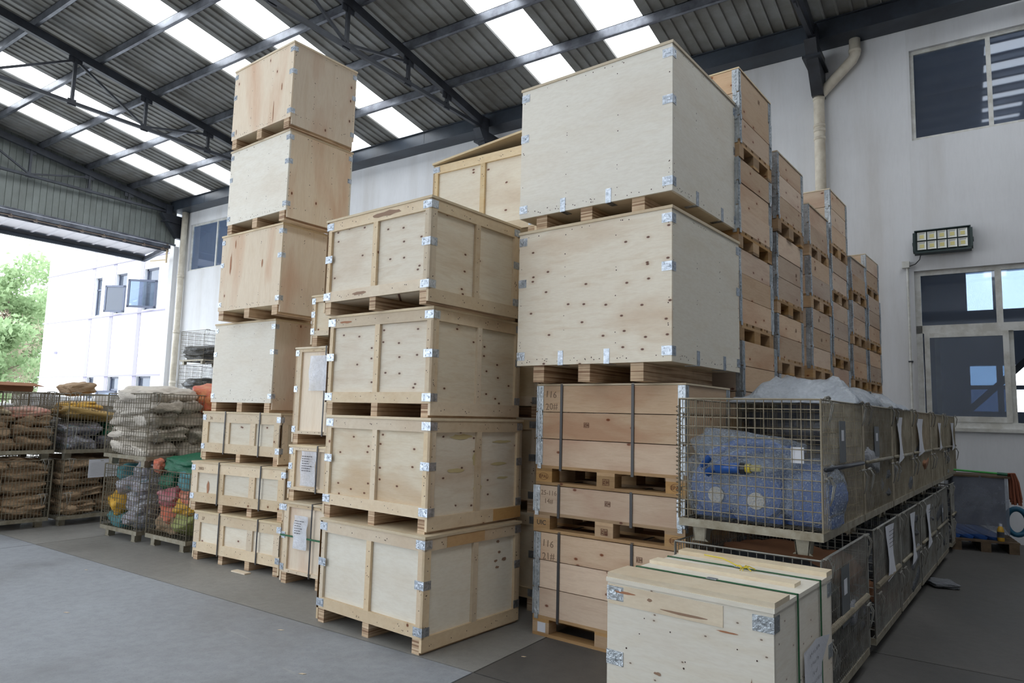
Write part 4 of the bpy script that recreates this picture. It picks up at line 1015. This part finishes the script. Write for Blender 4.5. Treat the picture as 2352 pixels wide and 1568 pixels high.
def fill(F, z, yaw, w, d, z0, z1, nl, nx, ny, mats, nm, cat, what, where, seed, group, over=1.10, jit=.07, sq=.55, amp=.18):
    """stack sacks in layers; what: list of descriptors by material index"""
    rg = random.Random(seed); lh = (z1-z0)/nl; iw, idp = (w-.04)/nx, (d-.04)/ny
    lay = ['bottom layer', 'second layer up', 'third layer up', 'fourth layer up', 'fifth layer up', 'sixth layer up', 'seventh layer up']
    for l in range(nl):
        sp = rg.uniform(.38, .62) if ny == 2 and seed > 400 else .5; tl_ = rg.uniform(-9, 9)
        lname = 'top layer' if l == nl-1 and nl > 1 else lay[l]
        for i in range(nx):
            for j in range(ny):
                mi = rg.randrange(len(mats)); x = -w+.02+iw*(i+.5)+rg.uniform(-jit, jit)*.4; y = .02+idp*(j+.5)+rg.uniform(-jit, jit)*.4
                if ny == 2: y = .02+(d-.04)*(sp/2 if j == 0 else (1+sp)/2)
                idj = (d-.04)*(sp if j == 0 else 1-sp) if ny == 2 else idp
                p = world(F, yaw, x, y); side = ''
                if ny > 1: side += (' near' if j == 0 else (' far' if j == ny-1 else ' middle'))
                if nx > 1: side += (' left' if i == 0 else (' right' if i == nx-1 else ' centre'))
                lb = '%s, %s%s in %s' % (what[mi], lname, side, where)
                sack(nm[mi], lb, cat[mi], mats[mi], (p[0], p[1], z+z0+lh*(l+.5)), (min(iw*over*rg.uniform(.93, 1.03), w/nx-.03), min(idj*over*rg.uniform(.95, 1.2), idj+.03), lh*rg.uniform(1.2, 1.6)), yaw+rg.uniform(-3, 3), tl_+rg.uniform(-3, 3), rg.randrange(100), group, sq, amp)

cy_yaw = -3.3
ux = lambda y: -.74+(y-4.14)*math.tan(math.radians(3.3))
up = [(4.14, 1.09), (5.26, 1.09), (6.38, 1.05), (7.47, 1.30), (8.82, 1.13), (10.0, 1.36)]
pos = ['nearest', 'second', 'third', 'fourth', 'fifth', 'farthest']
trait = ['with blue wrapped housings inside', 'under the bubble wrap heap', 'with a paper strip at its near edge', 'with a paper strip over brownish contents', 'with a narrow curled paper strip', 'at the window end']
for i, (y, L) in enumerate(up):
    cage('%s cage of the upper row %s' % (pos[i], trait[i]), (ux(y), y), .865, cy_yaw, .84, L, .865, sv=.052, sh=.056,
         plate=((.40, .50, .16, .25) if i == 0 else (.36, .50, .17, .22) if i == 1 else None),
         paper=((.20, .42, .22, .38, 0) if i == 2 else (.25, .44, .36, .36, 0) if i == 3 else (.6, .45, .2, .32, 0) if i == 4 else (.8, .42, .28, .36, 0) if i == 5 else None),
         group='upper row of wire cages along the aisle', coil=(i == 0), bar_mat=(M_steel if i in (0,) else None))
lo = [(4.08, 1.20), (5.50, 1.06), (6.62, 1.08), (7.80, 1.10), (8.98, 1.12), (10.5, .95)]
trl = ['behind the foreground crate', 'with a big white printed paper', 'with a blank paper strip', 'with a paper strip near the top', 'with a small shiny plate', 'set apart at the wall end']
for i, (y, L) in enumerate(lo):
    cage('%s cage of the lower row %s' % (pos[i], trl[i]), (ux(y)-.0, y), 0, cy_yaw, .84, L, .86, mat=M_cageg,
         plate=((.42, .42, .20, .34) if i == 0 else (.5, .5, .16, .2) if i == 4 else None),
         paper=((.42, .44, .30, .40, 5) if i == 1 else (.5, .38, .22, .44, 0) if i == 2 else (.35, .38, .26, .42, 2) if i == 3 else None),
         spring=i in (0, 1), group='lower row of wire cages along the aisle')
# contents
G2 = [M_greyb, M_dark, M_greyb, M_card, M_dark]
what2 = ['crumpled grey plastic bundle', 'dark plastic-wrapped bundle', 'pale grey film bundle', 'brown cardboard bundle', 'black plastic bundle']
nm2 = ['plastic_bundle', 'plastic_bundle', 'plastic_bundle', 'cardboard_bundle', 'plastic_bundle']; ct2 = ['bundle']*5
for i, (y, L) in enumerate(up):
    if i == 0: continue
    fill((ux(y), y), .865, cy_yaw, .84, L, .14, .62 if i != 1 else .80, 3, 1, 2, [M_dark, M_greyb] if i != 3 else [M_card, M_greyb], (['plastic_bundle']*2 if i != 3 else ['cardboard_bundle', 'plastic_bundle']), ['bundle']*2, (['dark plastic-wrapped bundle', 'crumpled grey plastic bundle'] if i != 3 else ['brown cardboard bundle', 'crumpled grey plastic bundle']), 'the %s upper-row cage' % pos[i], 300+i, 'bundles in the upper row of cages')
for i, (y, L) in enumerate(lo):
    fill((ux(y), y), 0, cy_yaw, .84, L, .14, .74, 3, 1, 2, G2[:4] if i < 3 else G2[:2], nm2, ct2, what2, 'the %s lower-row cage' % pos[i], 320+i, 'bundles in the lower row of cages')
# blue wrapped pumps in the nearest upper cage
F0, Y0 = (ux(4.14), 4.14), cy_yaw
for k, (xc, zc, r, yc, lb) in enumerate([(-.66, .335, .185, .30, 'leftmost of the three bubble-wrapped blue housings in the near cage'), (-.40, .315, .17, .26, 'middle bubble-wrapped blue housing with a cream disc'), (-.13, .33, .16, .30, 'rightmost bubble-wrapped blue housing against the cage side')]):
    p = world(F0, Y0, xc, yc); t = thing('blue_housing', lb, 'machine part', (p[0], p[1], .865+.135), Y0)
    mb = MB(); mb.tube([(0, -.14, r), (0, -.12, r), (0, .22, r), (0, .25, r)], [r*.86, r*.95, r*.95, r*.8], 20)
    mb.build('drum', M_blue, t, smooth=False)
    MB().box(-r*.8, r*.8, -.1, .2, 0, .06).box(-r*.5, r*.5, -.08, .1, r*1.7, r*2+.03).build('foot', M_blue, t)
    if k < 2: MB().tube([(0, -.158, r*.75), (0, -.141, r*.75)], .05, 16).build('cream_disc', M_cream, t)
    me = lump_mesh(k, M_bub, .55, .10, 3, 'bubble_wrap'); link('bubble_wrap', me, t, (0, .04, r*1.12), (0, 0, .1*k), (r*2.25, .5, r*2.6))
hp = thing('blue_hose', 'blue hoses with a yellow fitting lying over the wrapped housings', 'hose', (F0[0], F0[1], 0), Y0)
for k, pts in enumerate([[(-.74, .12, 1.30), (-.66, .1, 1.40), (-.50, .1, 1.47), (-.32, .12, 1.47), (-.18, .2, 1.40)], [(-.70, .1, 1.27), (-.55, .08, 1.38), (-.40, .12, 1.43), (-.2, .18, 1.44)], [(-.62, .06, 1.31), (-.50, .05, 1.32), (-.44, .05, 1.32)]]):
    MB().tube(pts, .024 if k < 2 else .034, 10).build('hose', M_blue, hp, smooth=True)
MB().tube([(-.44, .05, 1.32), (-.41, .05, 1.322), (-.41, .05, 1.322), (-.35, .05, 1.325)], [.028, .028, .02, .02], 8).build('fitting', M_yfit, hp)
MB().tube([(-.47, .05, 1.32), (-.44, .05, 1.32)], .036, 10).build('cap', M_black, hp)
o = link('bubble_wrap', lump_mesh(4, M_bub, .6, .3, 4, 'bubble_wrap'), hp, (-.46, .16, 1.40), (0, .1, 0), (.62, .26, .26))
o = link('bubble_wrap', lump_mesh(2, M_bub, .6, .3, 4, 'bubble_wrap'), hp, (-.66, .2, 1.36), (0, -.5, 0), (.2, .2, .36))
MB().box(-.17, -.10, .02, .022, 1.37, 1.46).build('white_tag', M_paper, hp)
# bubble wrap sheets heaped over the second and third cages
def sheet_heap(name, label, x0, x1, y0, y1, base, amp, seed, mat, over=.0):
    g = MB(); nx, ny = 26, 34
    for j in range(ny+1):
        for i in range(nx+1):
            u, v = i/nx, j/ny; x = x0+(x1-x0)*u; y = y0+(y1-y0)*v
            e = min(1, 4*min(u, 1-u, v, 1-v)+.0)
            q = Vector((u*3.2, v*4, seed))
            z = base+e**.6*(amp*(.55+.8*noise.noise(q))+.35*amp*abs(noise.noise(q*3.1)))+.012*noise.noise(q*8)
            g.v.append((x+.03*noise.noise(q*2.3), y+.04*noise.noise(q*1.7+Vector((5, 0, 0))), max(base, z)))
    for j in range(ny):
        for i in range(nx): a = j*(nx+1)+i; g.f.append((a, a+1, a+nx+2, a+nx+1))
    o = g.build(name, mat, None, smooth=True); sm_ = o.modifiers.new('th', 'SOLIDIFY'); sm_.thickness = .006
    return tag(o, label, 'bubble wrap')
sheet_heap('bubble_wrap_sheet', 'bubble wrap heap spilling over the second cage of the upper row', -1.52, -.66, 4.98, 6.3, 1.735, .22, 2, M_bub2)
sheet_heap('bubble_wrap_sheet', 'lower bubble wrap heap over the third cage of the upper row', -1.42, -.56, 6.34, 7.4, 1.735, .13, 5, M_bub2)

# ------------------------------------------------------------------ sack cages at the left
def K(label, F, z, yaw, w, d, h, grp, **k): return cage(label, F, z, yaw, w, d, h, mat=M_wire2, sv=.055, sh=.055, midbar=False, group=grp, rr=.0034, **k)
gl = 'wire cages of old sacks at the left'
K('grey floor cage with purple-grey bags and a yellow one', (-8.2, 4.32), 0, 0, .86, .95, .87, gl)
K('narrow cage of green and orange bags beside the strapped crates', (-7.24, 4.36), 0, 0, .84, .95, .86, gl)
K('upper cage piled with white woven sacks, next to the tower', (-8.08, 4.30), .87, 0, 1.0, 1.0, .87, gl)
K('lower brown-paper cage at the left edge, on the floor', (-10.05, 3.14), 0, 0, .9, 1.0, .86, gl)
K('upper brown-paper cage at the left edge with a red-printed sack', (-10.05, 3.14), .86, 0, .9, 1.0, .87, gl)
K('lower cage of brown paper sacks with a green patch, beside the bagged cage', (-9.98, 4.24), 0, 0, .9, 1.05, .86, gl)
K('upper cage with yellow sacks and grey film, second from the left edge', (-9.98, 4.24), .86, 0, .9, 1.05, .87, gl)
for j, (z, n) in enumerate(((0, 'lower'), (.86, 'upper'))):
    K('%s cage behind the left-edge cages' % n, (-11.15, 3.2), z, 0, .9, 1.0, .87, gl)
    K('%s cage behind the yellow-sack cages' % n, (-11.1, 4.3), z, 0, .9, 1.0, .87, gl)
fill((-10.05, 3.14), 0, 0, .9, 1.0, .14, .86, 5, 1, 2, [M_kraft], ['paper_sack'], ['sack'], ['brown kraft paper sack'], 'the lower left-edge cage', 401, 'paper sacks in the lower left-edge cage')
fill((-10.05, 3.14), .86, 0, .9, 1.0, .14, .56, 3, 1, 2, [M_kraft, M_kraft], ['paper_sack']*2, ['sack']*2, ['brown kraft paper sack', 'brown kraft paper sack'], 'the upper left-edge cage', 402, 'paper sacks in the upper left-edge cage')
fill((-9.98, 4.24), 0, 0, .9, 1.05, .14, .86, 6, 1, 2, [M_kraft], ['paper_sack'], ['sack'], ['flattened brown paper sack'], 'the lower second-from-left cage', 403, 'paper sacks in the second cage')
fill((-9.98, 4.24), .86, 0, .9, 1.05, .14, .50, 2, 1, 2, [M_mixb, M_grn], ['plastic_sack']*2, ['sack']*2, ['grey plastic film bundle', 'dark green plastic sack'], 'the upper second-from-left cage', 404, 'plastic sacks in the second cage')
fill((-8.08, 4.30), .87, 0, 1.0, 1.0, .14, .80, 4, 1, 2, [M_white, M_white, M_white], ['woven_sack']*3, ['sack']*3, ['dirty white woven sack']*3, 'the upper cage next to the tower', 405, 'woven sacks in the upper cage next to the tower')
fill((-11.15, 3.2), .86, 0, .9, 1.0, .14, .7, 3, 1, 2, [M_sty, M_greyb], ['foam_bundle']*2, ['bundle']*2, ['white foam bundle', 'grey film bundle'], 'the upper rear-left cage', 406, 'bundles in the rear cages')
fill((-11.1, 4.3), .86, 0, .9, 1.0, .14, .8, 3, 1, 2, [M_sty, M_greyb], ['foam_bundle']*2, ['bundle']*2, ['white foam bundle', 'grey film bundle'], 'the upper rear cage behind the yellow sacks', 407, 'bundles in the rear cages')
# lower bagged cage: mixed colours
mix = [(-.63, .22, .24, M_teal, 'teal bag, bottom left'), (-.25, .22, .24, M_mixb, 'grey bag, bottom right'), (-.66, .2, .42, M_yel, 'yellow bag, low left'), (-.26, .22, .44, M_mixb, 'grey film bag, middle right'), (-.62, .24, .60, M_mixb, 'lilac-grey bag, middle left'), (-.24, .24, .63, M_mixb, 'pale grey bag, upper right'), (-.62, .26, .76, M_teal, 'pale teal bag, upper left'), (-.24, .26, .79, M_mixb, 'grey bag, top right')]
for k, (x, y, z, m, s) in enumerate(mix):
    p = world((-8.2, 4.32), 0, x, y+.04); sack('plastic_bag', s+' of the purple-grey floor cage', 'bag', m, (p[0]+.02*math.sin(k*5), p[1], z+.02*math.sin(k*3)), (.38+.06*math.sin(k*7), .44, .25), 25*math.sin(k*2), 30*math.sin(k*4+1), k, 'bags in the purple-grey floor cage')
    p = world((-8.2, 4.32), 0, x, .70); sack('plastic_bag', 'grey bag at the back of the purple-grey floor cage, behind the '+s.split(',')[0], 'bag', M_greyb, (p[0], p[1], z), (.40, .44, .21), 0, 0, k+3, 'bags at the back of the purple-grey floor cage')
mix = [(-.62, .24, M_kraft, 'beige bag, bottom left'), (-.22, .26, M_lime, 'lime-beige bag, bottom right'), (-.62, .40, M_org, 'orange-red bag, low left'), (-.22, .44, M_yel, 'pale yellow bag, low right'), (-.62, .55, M_crim, 'crimson bag, middle left'), (-.22, .60, M_org, 'orange bag, middle right'), (-.62, .70, M_grn, 'green bag, upper left'), (-.22, .76, M_teal, 'dark green bag, upper right')]
for k, (x, z, m, s) in enumerate(mix):
    p = world((-7.24, 4.36), 0, x, .26); sack('plastic_bag', s+' of the green and orange cage', 'bag', m, (p[0]+.02*math.sin(k*5), p[1], z+.02*math.sin(k*3)), (.37+.06*math.sin(k*7), .40, .23), 20*math.sin(k*2+1), 30*math.sin(k*4), k+2, 'bags in the green and orange cage')
    p = world((-7.24, 4.36), 0, x, .70); sack('plastic_bag', 'green bag at the back of the narrow cage, behind the '+s.split(',')[0], 'bag', M_grn, (p[0], p[1], z), (.40, .42, .19), 0, 0, k+1, 'bags at the back of the green and orange cage')
sack('plastic_bag', 'green bag bulging over the narrow cage', 'bag', M_grn, (-7.62, 4.66, .93), (.58, .5, .2), 5, 8, 3)
sack('plastic_bag', 'orange tuft of bag poking out at the top left of the narrow cage', 'bag', M_org, (-7.98, 4.42, .90), (.14, .12, .16), 0, 20, 1)
# toppings
sack('woven_sack', 'big white woven sack bulging over the upper cage next to the tower', 'sack', M_white, (-8.52, 4.62, 1.72), (.78, .66, .24), 8, 4, 2)
sack('red_sack', 'red and yellow sack on top of the upper cage beside the tower', 'sack', M_red, (-8.22, 5.16, 1.70), (.5, .42, .34), 10, 14, 4)
sack('woven_sack', 'pale sack end sticking up at the back of the upper cage', 'sack', M_white, (-8.9, 4.98, 1.75), (.3, .4, .14), 0, 0, 5)
sack('yellow_sack', 'bright orange-yellow sack on top in the second-from-left upper cage', 'sack', M_yel, (-10.35, 4.50, 1.57), (.5, .5, .12), 0, 4, 1)
sack('yellow_sack', 'tan-yellow crumpled sack sloping below the orange-yellow one', 'sack', plain('tan_sack', (190, 156, 92), .6, 0, .9, 8), (-10.30, 4.62, 1.44), (.7, .8, .16), 0, -8, 2)
sack('kraft_bag', 'crumpled brown paper bag standing on the second-from-left cage top', 'bag', M_kraft, (-10.45, 4.52, 1.81), (.34, .4, .17), 12, 10, 0, amp=.3)
sack('paper_sack', 'pale sack with red print on top in the upper left-edge cage', 'sack', plain('pale_red_sack', (206, 176, 152), .6, 0, .8, 8, mottled=.5, mcol=(196, 120, 104), mscale=5), (-10.45, 3.86, 1.47), (.7, .5, .12), 0, 6, 3)
sack('paper_sack', 'cream flattened sack lying at the left edge on the brown sacks', 'sack', plain('cream_sack', (214, 194, 160), .6, 0, .8, 8), (-10.45, 3.4, 1.49), (.8, .5, .12), 0, -5, 1)
cbx = thing('cardboard_box', 'open brown cardboard tray lying on the left-edge cage', 'box', (-10.55, 3.42, 1.735), 4)
MB().box(-.42, .4, -.3, .42, 0, .01).build('tray_base', M_card, cbx)
for a in ((-.42, -.41, -.3, .42), (.39, .40, -.3, .42)): MB().box(a[0], a[1], a[2], a[3], .01, .11).build('flap', M_card, cbx)
for a in ((-.42, .4, -.31, -.3), (-.42, .4, .42, .43)): MB().box(a[0], a[1], a[2], a[3], .01, .11).build('flap', M_card, cbx)
MB().prism([(.40, -.3, .11), (.40, .42, .11), (.52, .50, .07), (.52, -.36, .07)], (0, 0, .006)).build('flap', M_card, cbx)
gb = thing('foam_block', 'grey and white foam block standing in the upper second-from-left cage', 'box', (-10.4, 4.98, 1.36), 0)
MB().box(-.2, .2, -.14, .14, 0, .22).build('block', plain('grey_foam', (150, 154, 158), .8), gb); MB().box(-.22, .22, -.15, .15, .22, .36).build('cap', M_sty, gb)
tc = tag(MB().prism([(0, 0, 0), (.12, 0, .10), (.22, 0, .02), (.2, 0, 0)], (.0, .2, 0)).build('teal_carton', M_teal, None, (-9.4, 4.65, 1.74)), 'small teal carton corner poking up left of the white sacks', 'carton')
tc = tag(MB().prism([(0, 0, 0), (.13, 0, .09), (.3, 0, .0), (.2, 0, -.01)], (.0, .2, 0)).build('beige_carton', M_kraft, None, (-9.22, 4.62, 1.745)), 'beige folded carton corner next to the teal one', 'carton')
# paper notice hanging on the lower second cage
nt_ = thing('notice_sheet', 'white tabular notice hung at the corner of the second lower cage', 'notice', (-9.915, 4.70, .62), 8)
g_ = MB().box(0, .003, -.20, .22, 0, .24).build('sheet', M_paper, nt_)
mb = MB()
for r in range(9): mb.box(.0035, .004, -.17, .18, .03+.02*r, .032+.02*r)
mb.box(.0035, .004, -.04, .0, .215, .222); mb.build('table_lines', M_red_ink if False else M_frame, g_)
tag(MB().box(0, .05, 0, .05, 0, .08).build('red_cap', M_red, None, (-10.06, 3.98, .775)), 'small red block on the foot between the two left cages', 'block') if False else None
# stack of four cages at the far wall
for j in range(4):
    K('%s cage of the tall stack at the far wall beside the opening' % ['bottom', 'second', 'third', 'top'][j], (-16.75, 10.2), .905*j, 0, 1.1, 1.0, .9, 'cages stacked at the far wall')
    fill((-16.75, 10.2), .905*j, 0, 1.1, 1.0, .14, .5 if j > 1 else .7, 2, 1, 1, [M_dark], ['dark_bundle'], ['bundle'], ['dark tangled bundle'], 'the %s cage at the far wall' % ['bottom', 'second', 'third', 'top'][j], 440+j, 'dark bundles in the far stack')
# more cages in the far corner hide the base of the opening
# ------------------------------------------------------------------ wrapped pallet by the wall
wp = thing('timber_pallet', 'worn dark pallet against the wall at the right edge', 'pallet', (.34, 11.02, 0), 8)
M_palold = plain('weathered_pallet', (112, 92, 70), .8, mottled=.8, mcol=(70, 58, 46), mscale=8)
for y0 in (0, .17, .34, .51, .67): bx('deck_board', -.74, 0, y0, y0+.13, .122, .144, M_palold, wp)
for x in (-.74, -.42, -.12): bx('stringer', x, x+.11, 0, .8, .02, .12, M_palold, wp); bx('base_board', x, x+.11, 0, .8, 0, .02, M_palold, wp)
cr = thing('wrapped_load', 'load in grey stretch film with blue crates inside, on the worn pallet', 'load', (.24, 11.08, .146), 8)
bx('carton_core', -.60, -.03, .03, .6, .18, .80, plain('dark_carton', (58, 62, 84), .7, mottled=.9, mcol=(36, 38, 48), mscale=4), cr)
for i in range(4): MB().tube([(-.55+.15*i, .1, .0), (-.95+.16*i, .1, .18)], .065, 12).build('blue_crate_tube', M_blue, cr)
bx('board_top', -.62, .03, -.02, .62, .80, .82, M_palold, cr)
g = MB(); pts = [(-.63, 0), (-.3, -.02), (.0, 0), (.02, .3), (0, .63), (-.3, .64), (-.63, .63), (-.64, .3)]; nz = 14
ring = []
for i in range(len(pts)):
    a, b = pts[i], pts[(i+1) % len(pts)]
    for q in range(6): ring.append((a[0]+(b[0]-a[0])*q/6, a[1]+(b[1]-a[1])*q/6))
for j in range(nz+1):
    for i, (x, y) in enumerate(ring):
        q = .018*noise.noise(Vector((i*.5, j*.7, 3)))-.03*math.sin(math.pi*j/nz)*.4
        g.v.append((x*(1-q)+q*-.3, y*(1-q)+q*.3, .06+.76*j/nz+(.05*noise.noise(Vector((i*.3, 1, 1))) if j == 0 else 0)))
n = len(ring)
for j in range(nz):
    for i in range(n): a = j*n+i; b = j*n+(i+1) % n; g.f.append((a, b, b+n, a+n))
g.build('stretch_film', M_film, cr, smooth=True)
mp = thing('mop', 'green-handled mop with a rust-red cord head on the wrapped load', 'mop', (.22, 11.08, 1.0), 8)
MB().tube([(-.62, .09, .025), (-.02, .05, .0)], .013, 8).build('handle', M_gpole, mp); MB().tube([(-.08, .055, .0), (.03, .048, -.005)], .02, 8).build('socket', M_grn, mp)
hd = MB(); rg = random.Random(3)
for k in range(26):
    a = rg.uniform(-.04, .06); b = rg.uniform(-.04, .05); L = rg.uniform(.30, .40)
    hd.tube([(.03, .05, 0), (.07+a*.7, .05+b, .01), (.09+a, .05+b, -.1), (.10+a*1.3, .04+b, -L)], .011, 6)
hd.build('mop_head', M_mop, mp)
bt = thing('bottle', 'yellow bottle with a white cap on the worn pallet', 'bottle', (.14, 11.06, .145), 0)
MB().tube([(0, 0, 0), (0, 0, .01), (0, 0, .13), (0, 0, .16), (0, 0, .19)], [.036, .04, .04, .034, .018], 14).build('body', M_yel, bt, smooth=True)
MB().tube([(0, 0, .19), (0, 0, .22)], .02, 10).build('cap', M_paper, bt); MB().tube([(0, 0, .05), (0, 0, .12)], .0412, 14, False).build('label_wrap', M_dark, bt)
hs = []
for k in range(25): a = 2*math.pi*k/24; hs.append((.12*math.cos(a), 0, .19+.17*math.sin(a)))
ho = tag(MB().tube(hs, .035, 8).build('coiled_hose', plain('teal_blue_hose', (24, 92, 122), .5), None, (.33, 11.55, .165), smooth=True), 'coiled teal-blue hose standing behind the wrapped load', 'hose'); ho.rotation_euler = (0, 0, math.radians(10))
sack('rag', 'grey rag lying on the floor by the lower cages', 'rag', M_greyb, (-.40, 8.35, .03), (.26, .3, .06), 20, 0, 2)
# litter on the floor
lt = [(-7.25, 3.35, .02), (-4.3, 3.35, .03), (-2.2, 3.4, .03), (-1.95, 3.45, .035), (-2.4, 3.15, .04), (-5.9, 2.6, .03), (-3.5, 2.9, .03), (-2.6, 4.0, .02)]
for k, (x, y, s) in enumerate(lt):
    o = MB().prism([(0, 0, 0), (s, s*.3, 0), (s*1.4, s*.9, 0), (s*.4, s*.6, 0)], (0, 0, .002)).build('wood_chip', M_lum, None, (x, y, .001)); tag(o, 'small pale wood chip on the concrete floor', 'chip', 'wood chips on the floor')
bw = tag(MB().box(0, .22, 0, .07, 0, .012).build('wood_offcut', M_lum, None, (-6.15, 4.2, .001)), 'thin wood offcut under the strapped crate skid', 'offcut')
